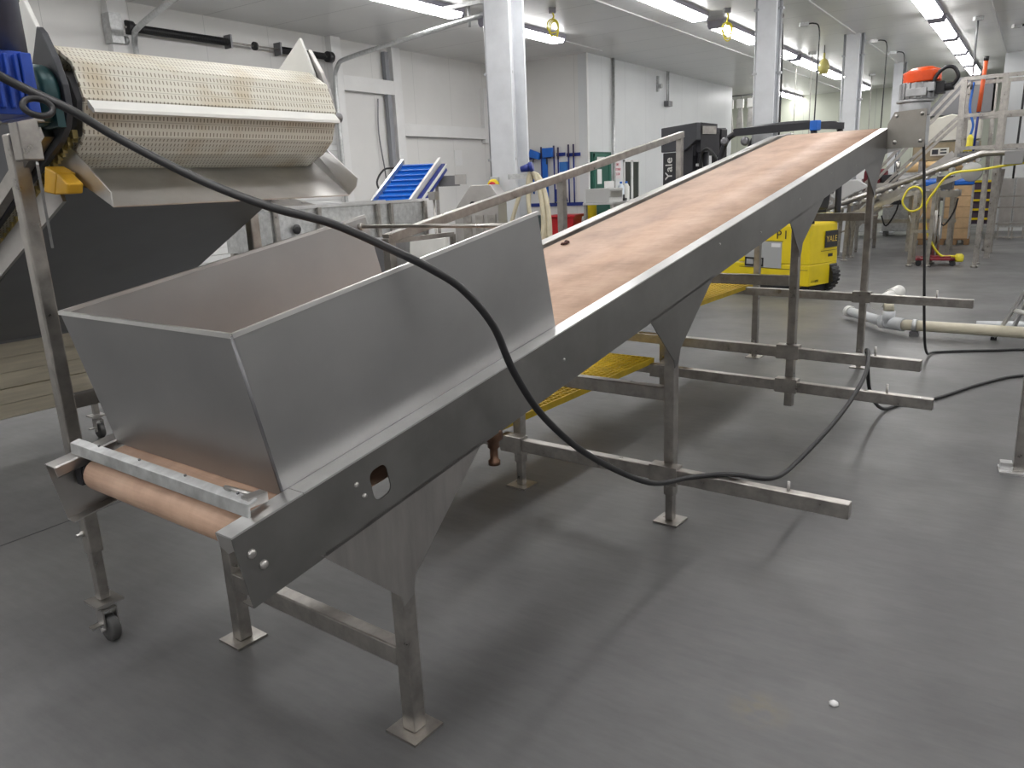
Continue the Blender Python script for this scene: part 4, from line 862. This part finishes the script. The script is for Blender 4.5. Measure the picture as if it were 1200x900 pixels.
og.hull2([V((.02, .01, 2.12)), V((.02, -.05, 2.12)), V((.02, -.05, 2.20)), V((.02, .01, 2.20))], [V((1.25, .01, 2.12)), V((1.25, -.05, 2.12)), V((1.25, -.05, 2.22)), V((1.25, .01, 2.22))])
og.box((.0, 0, 2.12), (.08, -.62, 2.20))
og.build('overhead_guard', M_blkp, fk)
MB().box((-.02, .03, 2.10), (.08, -.07, 2.22)).build('rear_lamp', M_bluep, fk, bev=.01)
MB().lathe((1.36, .06, 2.06), [(.001, 0), (.055, .008), (.055, .02), (.03, .04)], (-.5, .85, 0), 18).build('mirror', M_dark, fk); MB().lathe((1.02, .06, 2.04), [(.001, 0), (.06, .008), (.06, .02), (.03, .04)], (-.5, .85, 0), 18).build('mirror', M_dark, fk)
MB().tube([(1.55, -.05, 1.8), (1.72, -.05, 1.98), (1.86, -.05, 1.92), (1.9, -.1, 1.6)], .018).build('hydraulic_hose', M_blk, fk)
MB().beam((1.4, -.4, 1.1), (1.15, -.4, 1.42), .05).lathe((1.15, -.4, 1.42), [(.15, 0), (.165, .015), (.15, .03)], (-.6, 0, .8), 20).build('steering_wheel', M_blkp, fk)
ms = MB()
ms.box((2.0, -.02, .1), (2.18, -.16, 2.28)).box((2.0, -.66, .1), (2.18, -.80, 2.28)).box((2.02, -.02, 2.2), (2.18, -.80, 2.3)).box((2.02, -.1, 1.2), (2.18, -.7, 1.32)).box((1.98, -.05, 1.9), (2.06, -.6, 2.25))
ms.build('mast', M_blkp, fk, bev=.01)
MB().prism([(1.90, .02, 2.36), (2.58, .02, 2.33), (2.58, .02, 1.98), (2.12, .02, 1.98), (1.90, .02, 2.12)], (0, -.10, 0)).build('mast_cover', mat('cover_grey', (.045, .047, .055), .5), fk, bev=.01)
MB().prism([(1.90, -.08, 2.36), (1.90, -.44, 2.34), (1.90, -.44, 2.10), (1.90, -.25, 1.95), (1.90, -.08, 1.95)], (.3, 0, 0)).build('mast_head', M_blkp, fk)
MB().box((1.885, -.10, 2.20), (1.90, -.40, 2.31)).build('head_plate', M_tube, fk)
MB().box((2.2, 0, .3), (2.56, -.10, 1.97)).build('side_cover', M_blkp, fk, bev=.01)
text('lettering', 'Yale', .19, M_wplas, fk, Matrix.Translation((2.43, .004, 1.74)) @ Matrix(((0,1,0,0),(0,0,1,0),(1,0,0,0),(0,0,0,1))), .003)
MB().box((1.93, -.05, 1.6), (1.97, -.09, 1.68)).box((1.93, -.05, 1.75), (1.96, -.08, 1.79)).build('hose_fitting', M_alu, fk)
MB().cyl((1.95, -.25, .5), (1.95, -.25, 1.95), .05, n=12).cyl((1.95, -.12, .5), (1.95, -.12, 2.0), .03, n=12).build('lift_cylinder', M_blkp, fk)
for y in (-.2, -.62): MB().prism([(2.58, y, .1), (3.6, y, .07), (3.6, y, .06), (2.58, y, .05)], (0, -.12, 0)).box((2.58, y, .06), (2.63, y-.12, .55)).build('fork', M_dark, fk)
MB().box((2.56, -.1, .25), (2.60, -.8, .33)).box((2.56, -.1, .5), (2.60, -.8, .58)).build('carriage', M_blkp, fk)

# ================================================================ RIGHT-HAND BACKGROUND
# inclined roller conveyor in front of the crates
t = thing('roller_incline', 'stainless inclined conveyor crossing in front of the wooden crates', 'conveyor', (-1.6, 14.5, 0))
for y in (14.45, 15.0):
    MB().tube([(-3.6, y, .76), (-2.2, y, 1.24), (-.75, y, 1.76), (-.2, y, 1.76), (.8, y, 1.76)], .045, 10, 1).build('top_tube', M_tube, t)
    MB().beam((-3.6, y, .52), (-.85, y, 1.48), .04, .06).build('lower_rail', M_steel, t)
m = MB()
for k in range(16): q = k/15; m.cyl((-3.5+2.7*q, 14.48, .72+.95*q), (-3.5+2.7*q, 14.97, .72+.95*q), .03, n=10)
m.build('rollers', M_alu, t)
for (x, z) in ((-1.62, 1.2), (-1.35, 1.25), (-.68, 1.45)):
    for y in (14.47, 14.98): MB().beam((x, y, z), (x-.02, y, 0), .055, .055).cyl((x-.02, y, 0), (x-.02, y, .03), .05).build('leg', M_tube, t)
MB().box((-1.65, 14.43, .55), (-1.3, 14.46, .6)).build('brace', M_tube, t)
MB().cyl((-.42, 14.3, 1.68), (-.05, 14.3, 1.72), .10, n=20).box((-.44, 14.2, 1.58), (-.2, 14.4, 1.78)).build('drive_motor', mat('motor_grey', (.3, .3, .3), .4, .6), t, bev=.006)
MB().lathe((-.86, 14.42, 1.49), [(.15, 0), (.14, .02), (.05, .04)], (0, -1, 0), 24).build('round_guard', mat('guard_white', (.42, .42, .42), .4), t)
# pads / small conveyor with legs by the forklift
t = thing('take_off_conveyor', 'small stainless conveyor with round white guards behind the forklift', 'conveyor', (-2.95, 15.2, 0))
MB().beam((-3.9, 15.2, 1.28), (-2.1, 15.2, 1.32), .05, .08).beam((-3.9, 15.1, 1.28), (-2.1, 15.1, 1.32), .05, .08).build('frame_rail', M_steel, t)
for x in (-3.25, -2.98, -2.75):
    for y in (15.2, 15.8): MB().beam((x, y, 1.3), (x-.05, y, .05), .06).cyl((x-.05, y, 0), (x-.05, y, .05), .02).cyl((x-.05, y, 0), (x-.05, y, .02), .06).build('leg', M_tube, t)
MB().beam((-3.3, 15.18, .6), (-2.75, 15.18, .75), .03).beam((-3.3, 15.18, .42), (-2.75, 15.18, .55), .03).build('brace', M_tube, t)
for x in (-3.15, -2.72): MB().prism([(x-.35, 15.1, 1.15), (x-.15, 15.1, 1.42), (x+.1, 15.1, 1.44), (x+.3, 15.1, 1.3), (x+.05, 15.1, 1.2), (x-.2, 15.1, 1.05)], (0, -.05, 0)).build('round_guard', mat('guard_white', (0, 0, 0)), t, bev=.02)
MB().prism([(-3.65, 14.95+.1, .85), (-3.45, 14.95+.1, .85), (-3.5, 14.95+.1, 1.55), (-3.75, 14.95+.1, 1.45)], (0, .2, 0)).build('black_chute', M_blkp, t)
MB().box((-3.75, 15.2, 1.48), (-3.3, 15.6, 1.62)).build('yellow_cover', M_yel, t, bev=.02)
MB().box((-2.9, 17.2, 1.17), (-2.5, 17.6, 1.6)).build('red_bag', mat('maroon_cloth', (.13, .012, .02), .7), base=(-2.7, 17.4, 1.17), bev=.06, label='maroon bag on the machines behind the white guards', cat='bag')
# crates on pallets
def crate(x, label):
    t = thing('crate', label, 'crate', (x, 18.9, 0), 'L', math.radians(2), 'wooden crates on pallets')
    m = MB()
    for j in range(5): m.box((-.27, -.3+j*.13, .10), (.27, -.22+j*.13, .13))
    for yy in (-.3, -.04, .22): m.box((-.27, yy, 0), (-.18, yy+.1, .10)).box((-.05, yy, 0), (.05, yy+.1, .10)).box((.18, yy, 0), (.27, yy+.1, .10))
    m.build('pallet', M_wood, t)
    for j in range(5): MB().box((-.25, -.29, .13+.215*j), (.25, .3, .13+.215*j+.21)).build('crate_ring', M_card, t, bev=.004)
    for xx in (-.26, .235):
        MB().box((xx, -.305, .13), (xx+.03, -.285, 1.2)).build('corner_hinge', M_galv, t); MB().box((xx, .285, .13), (xx+.03, .31, 1.2)).build('corner_hinge', M_galv, t)
    MB().prism([(-.27, -.3, 1.205), (.27, -.3, 1.205), (.22, .3, 1.25), (-.22, .3, 1.25)], (0, 0, .10)).build('blue_liner', M_bluep, t, bev=.02)
crate(-1.32, 'right wooden crate stack on a pallet with blue liner on top'); crate(-1.93, 'left wooden crate stack on a pallet, half behind the hanging black cable')
# red floor dolly
t = thing('floor_dolly', 'red four-wheeled dolly with yellow gauge on the floor before the crates', 'dolly', (-1.28, 14.75, 0), 'L', .1)
MB().box((-.28, -.2, .09), (.28, -.12, .13)).box((-.28, .12, .09), (.28, .2, .13)).box((-.3, -.2, .09), (-.22, .2, .13)).box((.2, -.2, .09), (.28, .2, .13)).box((-.1, -.15, .1), (.22, .1, .16)).build('dolly_frame', M_redd, t, bev=.01)
for x in (-.25, .25):
    for y in (-.17, .17): MB().cyl((x, y-.02, .045), (x, y+.02, .045), .045, n=14).build('wheel', M_blk, t)
MB().cyl((-.05, .0, .12), (-.05, .0, .9), .03, n=10).cyl((.02, .06, .12), (.02, .06, .8), .02, n=8).build('post', M_tube, t)
MB().lathe((.34, -.05, .06), [(.06, 0), (.07, .03), (.07, .1), (.04, .13)], n=12).build('yellow_regulator', M_yelh, t)
MB().tube([(.1, 14.35, 1.62), (-.3, 14.3, 1.58), (-.74, 14.3, 1.52), (-1.14, 14.3, 1.47), (-1.34, 14.35, 1.22), (-1.46, 14.4, .97), (-1.42, 14.45, .59), (-1.22, 14.6, .19), (-1.0, 14.7, .15)], .018, 8, 6).build('air_hose', M_yelh, base=(-1.0, 14.7, .15), label='yellow air hose running over the inclined conveyor down to the red dolly', cat='hose')
MB().tube([(-1.80, 14.36, 1.06), (-1.72, 14.36, 1.26), (-1.58, 14.36, 1.28), (-1.50, 14.36, 1.14), (-1.53, 14.36, .96), (-1.68, 14.36, .91)], .016, 8, 6, True).build('air_hose', M_yelh, base=(-1.65, 14.36, .9), label='round loop of yellow hose hanging left of the black cable', cat='hose')
# platform with railing and stairs
t = thing('platform_stairs', 'tall stainless platform with railings and a flight of steep stairs', 'stairs', (-.9, 16.2, 0))
zt = 3.02
for (x, y, z0_) in ((-1.2, 16.0, 1.74), (-.60, 16.0, 0), (.35, 16.0, 0), (1.6, 16.0, 0), (-1.2, 17.0, 1.74), (-.6, 17.0, 0), (1.6, 17.0, 0)):
    MB().beam((x, y, z0_), (x, y, zt), .09, .09).build('post', M_tube, t)
for y in (16.0, 17.0):
    for z in (zt, 2.42, 1.88): MB().beam((-1.2, y, z), (1.6, y, z-.0), .06, .06).build('guard_rail', M_tube, t)
MB().box((-1.2, 15.95, 1.74), (1.6, 17.0, 1.80)).build('platform_deck', M_dark, t)
k = MB()
for j in range(60): k.box((-1.18+j*.046, 15.96, 1.80), (-1.17+j*.046, 16.98, 1.83))
k.build('deck_grating', M_steel, t)
for y in (16.0, 16.9):
    MB().beam((-2.9, y, .58), (-1.25, y, 1.80), .05, .12).build('stringer', M_steel, t)
    MB().beam((-2.9, y, 1.06), (-1.2, y, zt), .05).build('stair_rail', M_tube, t)
    MB().beam((-2.9, y, .76), (-1.2, y, 2.45), .05).build('stair_rail', M_tube, t)
    MB().beam((-2.9, y, .0), (-2.9, y, 1.08), .05).build('stair_post', M_tube, t)
for j in range(6): MB().box((-2.75+.25*j, 16.03, .70+.185*j), (-2.52+.25*j, 16.87, .73+.185*j)).build('step', M_steel, t)
# machines behind the stairs
t = thing('wrapping_machine', 'long brown and cream machine behind the stairs', 'machine', (-2.2, 19.2, 0))
MB().box((-2.3, 18.9, 1.72), (-1.05, 19.6, 2.1)).build('lower_housing', M_mach, t, bev=.02)
MB().prism([(-2.5, 18.85, 2.12), (-1.05, 18.85, 2.12), (-1.05, 18.85, 2.52), (-1.6, 18.85, 2.66), (-2.1, 18.85, 2.55)], (0, .7, 0)).build('upper_housing', M_crm, t, bev=.02)
MB().cyl((-2.4, 18.9, 1.6), (-1.1, 18.9, 1.6), .11, n=20).build('film_roll', M_tan, t)
MB().box((-1.95, 18.87, 1.82), (-1.6, 18.9, 1.98)).build('label_plate', M_crm, t); MB().box((-1.92, 18.865, 1.85), (-1.80, 18.87, 1.95)).box((-1.76, 18.865, 1.86), (-1.64, 18.87, 1.89)).box((-1.76, 18.865, 1.92), (-1.64, 18.87, 1.95)).build('plate_print', M_blkp, t)
MB().box((-3.2, 18.7, .9), (-1.1, 19.5, 1.05)).box((-3.2, 18.7, 1.3), (-1.1, 18.76, 1.36)).build('table_bed', M_steel, t)
for x in (-3.1, -2.1, -1.15):
    for y in (18.75, 19.45): MB().box((x-.04, y-.04, 0), (x+.04, y+.04, 1.72 if x > -2.5 else 1.36)).build('leg', M_tube, t)
MB().box((-1.35, 18.80, 1.72), (-1.05, 18.9, 2.08)).build('control_box', M_dark, t, bev=.01)
MB().cyl((-2.0, 18.6, .95), (-1.5, 18.6, .97), .09, n=20).build('white_drum', M_pvcw, t)
t.location.y += .75; t.location.x -= .04
for i, (x, y, sx, sz, z0) in enumerate(((-3.6, 21.0, .8, 1.9, 0), (-2.7, 21.3, .7, 1.5, 0), (-4.6, 21.3, .8, 1.35, 0))):
    l = ('tall grey machine cabinet behind the stair flight', 'lower grey machine cabinet behind the inclined conveyor', 'squat grey cabinet farthest behind the forklift')[i]
    t = thing('machine_cabinet', l, 'cabinet', (x, y, 0), 'L', 0, 'grey cabinets at the back')
    MB().box((-sx/2, -.3, .12), (sx/2, .3, sz)).build('cabinet_body', M_galv, t, bev=.01)
    MB().box((-sx/2+.06, -.31, sz-.5), (sx/2-.06, -.3, sz-.08)).build('door_panel', M_white, t); MB().box((-sx/2+.1, -.32, sz-.75), (sx/2-.3, -.3, sz-.6)).build('vent', M_blkp, t)
    for xx in (-sx/2+.06, sx/2-.06): MB().box((xx-.03, -.25, 0), (xx+.03, .25, .12)).build('foot', M_dark, t)
    MB().cyl((-.1, -.2, sz), (-.1, -.2, sz+.25), .05, n=12).box((.05, -.25, sz), (.25, 0, sz+.15)).build('top_fitting', M_tube, t)
# long low machine line seen under the incline: row of rollers and guards
t = thing('packing_line', 'long low stainless packing line with many rollers behind the inclined conveyor', 'machine', (-2.6, 17.4, 0))
MB().box((-4.2, 17.1, 1.02), (-1.2, 17.14, 1.14)).box((-4.2, 17.76, 1.02), (-1.2, 17.8, 1.14)).build('side_rail', M_steel, t)
MB().box((-4.2, 17.1, .55), (-1.2, 17.13, .62)).build('lower_rail', M_tube, t)
m = MB()
for j in range(24): m.cyl((-4.15+.125*j, 17.14, 1.12), (-4.15+.125*j, 17.76, 1.12), .035, n=10)
m.build('rollers', M_alu, t)
for j in range(5):
    x = -4.1+.7*j
    for y in (17.12, 17.78): MB().box((x-.03, y-.03, 0), (x+.03, y+.03, 1.05)).build('leg', M_tube, t)
for j, (x, mm) in enumerate(((-3.7, M_dark), (-3.2, M_white), (-2.6, M_blkp), (-2.1, M_galv), (-1.6, M_dark))): MB().box((x, 17.2, 1.16), (x+.28, 17.6, 1.36+.06*(j % 3))).build('drive_box', mm, t, bev=.01)
for j in range(6): MB().tube([(-4+.5*j, 17.08, .7), (-3.9+.5*j, 17.05, .5), (-3.75+.5*j, 17.08, .75), (-3.7+.5*j, 17.1, 1.0)], .015, 8, 4).build('hose', M_blk if j % 2 else M_wplas, t)
# grey duct / hood high behind the platform
t = thing('grey_hood', 'large dark grey hood high behind the platform railing', 'hood', (-1.5, 21.2, 0)); MB().prism([(-2.35, 21.0, 2.72), (-.95, 21.0, 2.72), (-.95, 21.0, 3.5), (-1.7, 21.0, 3.5)], (0, .6, 0)).build('hood_body', mat('hood_grey', (.15, .15, .16), .5), t, bev=.01); MB().box((-1.0, 21.0, 0), (-.92, 21.1, 3.5)).build('support', M_tube, t); MB().box((-2.3, 21.5, 0), (-2.22, 21.6, 2.75)).build('support', M_tube, t)
# yellow ladder rack + grey cabinets at the right edge
t = thing('yellow_rack', 'yellow barred rack between the crates and the platform leg', 'rack', (-1.0, 22.2, 0))
for z in (.3, .52, .74, .96, 1.18): MB().box((-1.32, 22.1, z), (-.8, 22.14, z+.05)).build('bar', M_yel, t)
for x in (-1.34, -.8): MB().box((x, 22.1, 0), (x+.05, 22.3, 1.35)).build('upright', M_yel, t)
MB().box((-1.3, 22.15, .2), (-.8, 22.35, 1.2)).build('stored_panels', mat('purple_dark', (.07, .05, .09), .6), t)
for i, x in enumerate((-.62, -.36)):
    t = thing('steel_locker', ('left', 'right')[i]+' narrow grey steel locker near the right edge', 'locker', (x, 20.1, 0), 'L', 0, 'grey lockers at the right edge')
    MB().box((0, 0, .25), (.25, .5, 1.3)).build('locker_body', M_galv, t, bev=.004); MB().box((.02, -.012, .28), (.23, 0, 1.27)).build('door', M_steel, t)
    for xx in (.01, .21): MB().box((xx, .02, 0), (xx+.03, .05, .25)).build('leg', M_tube, t)
t = thing('shelf_frame', 'low stainless frame with horizontal bars at the right edge', 'frame', (-.3, 17.4, 0))
for z in (.25, .5, .8, 1.0): MB().beam((-.65, 17.4, z), (.8, 17.4, z), .03).build('bar', M_tube, t)
MB().beam((-.55, 17.4, 1.5), (-.68, 17.4, .05), .10, .10).cyl((-.68, 17.4, 0), (-.68, 17.4, .06), .06).build('leg', M_tube, t); MB().beam((.75, 17.4, 1.2), (.75, 17.4, 0), .08, .08).build('leg', M_tube, t)
# orange pole
t = thing('orange_pole', 'slim orange pole with black tip leaning behind the platform railing', 'pole', (-1.0, 16.6, 1.83)); MB().cyl((-.98, 16.6, 2.5), (-.943, 16.6, 3.34), .035, n=12).build('pole_shaft', mat('orange_paint', (.75, .13, .04), .4), t); MB().cyl((-1.0, 16.6, 1.83), (-.98, 16.6, 2.5), .02, n=10).build('lower_shaft', M_blued, t); MB().cyl((-.943, 16.6, 3.34), (-.94, 16.6, 3.41), .04, n=12).build('tip', M_blk, t)
MB().tube([(-1.12, 16.95, 3.03), (-1.14, 16.9, 2.6), (-1.06, 16.84, 2.3), (-1.08, 16.8, 2.12)], .02, 8).build('blue_line', M_bluep, base=(-1.08, 16.8, 2.12), label='blue air line hanging left of the orange pole', cat='hose')
MB().lathe((-1.08, 16.8, 1.83), [(.10, 0), (.06, .12), (.05, .25), (.02, .3)], n=12).build('yellow_plug', M_yelh, base=(-1.08, 16.8, 1.83), label='yellow cone standing on the platform deck below the blue air line', cat='cone')

# PVC pipe run on the floor
t = thing('pipe_run', 'white and cream plastic pipe with tee lying on blocks on the floor', 'pipe', (-.6, 8.7, 0))
MB().cyl((-1.56, 9.07, .085), (-1.10, 8.42, .10), .05, n=20).build('white_section', M_pvcw, t)
MB().lathe((-1.56, 9.07, .085), [(.058, 0), (.062, .02), (.062, .07), (.05, .08)], (-.58, .81, 0), 18).build('end_cap', M_wplas, t)
MB().cyl((-1.17, 8.50, .10), (-.95, 8.36, .10), .064, n=20).cyl((-1.10, 8.44, .10), (-1.10, 8.44, .22), .058, n=20).build('tee', M_pvcw, t)
MB().cyl((-1.10, 8.44, .21), (-1.12, 8.50, .30), .050, n=20).build('riser', M_pvcc, t)
MB().cyl((-1.22, 8.42, .29), (-1.10, 8.86, .34), .060, n=20).cyl((-1.14, 8.74, .325), (-1.08, 8.92, .35), .068, n=20).build('elbow_branch', M_wplas, t)
MB().cyl((-.97, 8.37, .10), (.55, 8.26, .10), .052, n=20).build('cream_section', M_pvcc, t)
MB().cyl((-.35, 8.75, .06), (.6, 8.75, .10), .05, n=16).build('rear_pipe', M_pvcw, t)
for x, y in ((-.85, 8.36), (.3, 8.28)): MB().box((x-.04, y-.06, 0), (x+.04, y+.06, .045)).build('pipe_support', M_dark, t); MB().cyl((x-.02, y, .10), (x+.02, y-.003, .10), .062, n=20).build('clamp_ring', M_galv, t)
# trestle at the right edge
t = thing('step_trestle', 'folding aluminium trestle standing over the cream pipe at the right edge', 'trestle', (.1, 8.2, 0))
for (a, b) in (((-.18, 8.38, .02), (.12, 8.15, .72)), ((-.06, 8.62, .02), (.14, 8.3, .72)), ((.7, 8.2, .02), (.4, 8.1, .72)), ((.7, 8.5, .02), (.4, 8.3, .72))): MB().beam(a, b, .03, .025).build('leg', M_alu, t)
MB().box((.08, 8.08, .70), (.45, 8.36, .74)).build('top_step', M_alu, t, bev=.004)
MB().tube([(-.05, 8.29, .30), (.15, 8.2, .28), (.55, 8.15, .26)], .02, 8).build('cross_brace', M_wplas, t)
for p_ in ((-.18, 8.38), (-.06, 8.62), (.7, 8.2), (.7, 8.5)): MB().box((p_[0]-.03, p_[1]-.02, 0), (p_[0]+.02, p_[1]+.02, .03)).build('rubber_foot', M_blk, t)

# ================================================================ OVERHEAD PIPES, SPRINGS, DROPS
def opipe(name, pts, r, label, mm=M_galv, cat='pipe'): return MB().tube(pts, r, 14, 4).build(name, mm, base=pts[0], label=label, cat=cat)
opipe('door_track', [(-5.7, 8.45, 3.66), (-7.5, 9.05, 3.68), (-9.4, 9.7, 3.70), (-9.75, 9.78, 3.62), (-9.86, 9.8, 3.35), (-9.86, 9.8, 2.6), (-9.86, 9.8, 0.)], .035, 'grey overhead pipe bending down at the left wall right of the belt drum', cat='pipe')
opipe('door_track', [(-5.5, 4.85, 3.66), (-7.5, 5.45, 3.68), (-9.4, 6.12, 3.70), (-9.75, 6.25, 3.62), (-9.84, 6.3, 3.35), (-9.84, 6.32, 2.6), (-9.84, 6.32, 0.)], .035, 'grey overhead pipe bending down at the left wall near the top left', cat='pipe')
t = thing('spring_shaft', 'black torsion springs on a shaft above the white overhead door', 'door spring', (-9.85, 8.0, 3.75))
MB().cyl((-9.85, 6.2, 3.76), (-9.85, 9.75, 3.76), .014, n=10).build('shaft', M_tube, t)
for y0, y1 in ((6.35, 7.75), (8.7, 9.6)):
    k = MB(); N = int((y1-y0)/.02); pts = []
    k.cyl((-9.85, y0, 3.76), (-9.85, y1, 3.76), .045, n=16)
    for j in range(N): k.cyl((-9.85, y0+j*.02, 3.76), (-9.85, y0+j*.02+.011, 3.76), .052, n=14)
    k.build('spring', M_blk, t)
MB().cyl((-9.85, 8.2, 3.76), (-9.85, 8.24, 3.76), .06, n=16).build('shaft_collar', M_blk, t); MB().box((-9.95, 7.76, 3.68), (-9.8, 7.79, 3.86)).build('bracket', M_dark, t); MB().box((-9.95, 8.66, 3.68), (-9.8, 8.69, 3.86)).build('bracket', M_dark, t)
MB().cyl((-9.85, 9.66, 3.76), (-9.85, 9.76, 3.76), .085, n=18).build('cable_drum', M_blk, t); MB().cyl((-9.85, 6.22, 3.76), (-9.85, 6.3, 3.76), .085, n=18).build('cable_drum', M_blk, t)
MB().box((-9.96, 5.98, 3.55), (-9.8, 6.14, 3.9)).cyl((-9.84, 6.16, 3.6), (-9.84, 6.2, 3.6), .05).build('bearing_bracket', M_galv, t)
MB().tube([(-9.95, 10.9, 3.2), (-9.95, 10.85, 2.6), (-9.95, 10.95, 1.8), (-9.95, 11.0, .6)], .012, 8).build('wall_cable', M_dark, base=(-9.95, 11.0, .6), label='thin grey cable running down the left wall between two white posts', cat='cable')
MB().box((-9.97, 11.10, 0), (-9.89, 11.2, 4.0)).build('wall_channel', mat('grey_channel', (.25, .26, .28), .5), base=(-9.9, 11.1, 0), label='dark grey vertical channel beside the second white wall post', cat='channel')
MB().box((-6.9, 9.0, 3.92), (-6.0, 9.05, 3.97)).cyl((-6.5, 9.02, 3.66), (-6.5, 9.02, 3.95), .02, n=8).build('pipe_hanger', M_galv, base=(-6.5, 9.02, 3.95), label='small pipe hanger bracket left of the big column', cat='bracket')
# cord reels hanging from the ceiling
def reel(x, y, label, dz=.25):
    t = thing('extension_cord', label, 'cord', (x, y, H), 'L', .6, 'yellow drop cords')
    MB().box((-.05, -.04, -.07), (.05, .04, 0)).build('ceiling_box', M_dark, t)
    for k in range(3): MB().tube([((.085-.012*k)*math.cos(a*math.tau/10)+.012*k, .022*k-.02, -dz-.025*k+(.095+.012*k)*math.sin(a*math.tau/10)) for a in range(10)], .009, 8, 3, True).build('cord_coil', M_yelh, t)
    MB().tube([(0, 0, -.05), (.02, 0, -.12), (0, .01, -dz+.1)], .012, 8).build('cord', M_yelh, t)
reel(-6.2, 10.7, 'yellow cord coiled at the ceiling right of the big column'); reel(-4.25, 12.7, 'yellow-tipped cord and black lead hanging left of the second column', .3)
def drop(x, y, z0, label, r=.012, loop=True, mm=M_blk):
    t = thing('drop_cable', label, 'cable', (x, y, H), 'L', .5, 'cables dropping from the ceiling')
    MB().box((-.07, -.05, -.06), (.07, .05, 0)).build('ceiling_box', M_galv, t)
    pts = [(0, 0, -.04), (.16, 0, -.02), (.26, 0, -.1), (.27, 0, -.5), (.26, 0, (z0-H)*.5), (.24, 0, z0-H)] if loop else [(0, 0, -.04), (.0, 0, -.8), (0, 0, (z0-H)*.6), (0, 0, z0-H)]
    MB().tube(pts, r, 8, 5).build('cable', mm, t)
drop(-3.63, 14.9, 1.2, 'black drop cable with ceiling box between second and third columns'); drop(-3.0, 17.9, 1.0, 'looped black drop cable just left of the orange-capped motor'); drop(-2.95, 20.0, 1.5, 'pair-side black drop cable behind the orange-capped motor')
drop(-5.0, 20.0, 1.0, 'thin grey rod hanging from a tube light above the forklift roof', .01, False, M_tube); drop(-4.3, 18.5, 1.0, 'thin grey rod hanging left of the third column', .01, False, M_tube); drop(-4.0, 24.0, 1.0, 'thin grey rod hanging right of the third column', .01, False, M_tube)
drop(-4.5, 16.0, 2.0, 'thick grey conduit dropping above the forklift roof', .022, False, M_galv)
drop(-1.14, 16.8, 2.9, 'dark rod dropping from the ceiling above the platform corner post', .018, False, M_dark); drop(-.6, 18.3, 1.3, 'bundle of cables dropping at the far right above the platform', .02, True)
drop(-.35, 17.5, 1.6, 'rightmost cable dropping above the platform', .015, True)
MB().tube([(-3.62, 13.3, 4.06), (-3.45, 12.9, 3.9), (-3.35, 12.2, 3.72), (-3.2, 11.72, 3.7), (-3.12, 11.68, 3.4), (-3.12, 11.68, 1.5), (-3.12, 11.68, .3)], .014, 8, 5).build('column_cable', M_blk, base=(-3.12, 11.68, .3), label='black cable arching from the ceiling to the second column', cat='cable')
t = thing('pendant_lamp', 'small yellowish pendant hanging on a short cord left of the third column', 'pendant', (-3.9, 17.8, H)); MB().lathe((-3.9, 17.8, 3.55), [(.02, .4), (.02, .3), (.08, .25), (.12, .12), (.08, .0)], n=16).build('lamp_shade', mat('amber_glass', (.5, .45, .15), .3), t)
MB().cyl((-3.9, 17.8, 3.93), (-3.9, 17.8, H), .008, n=6).build('cord', M_blk, t)
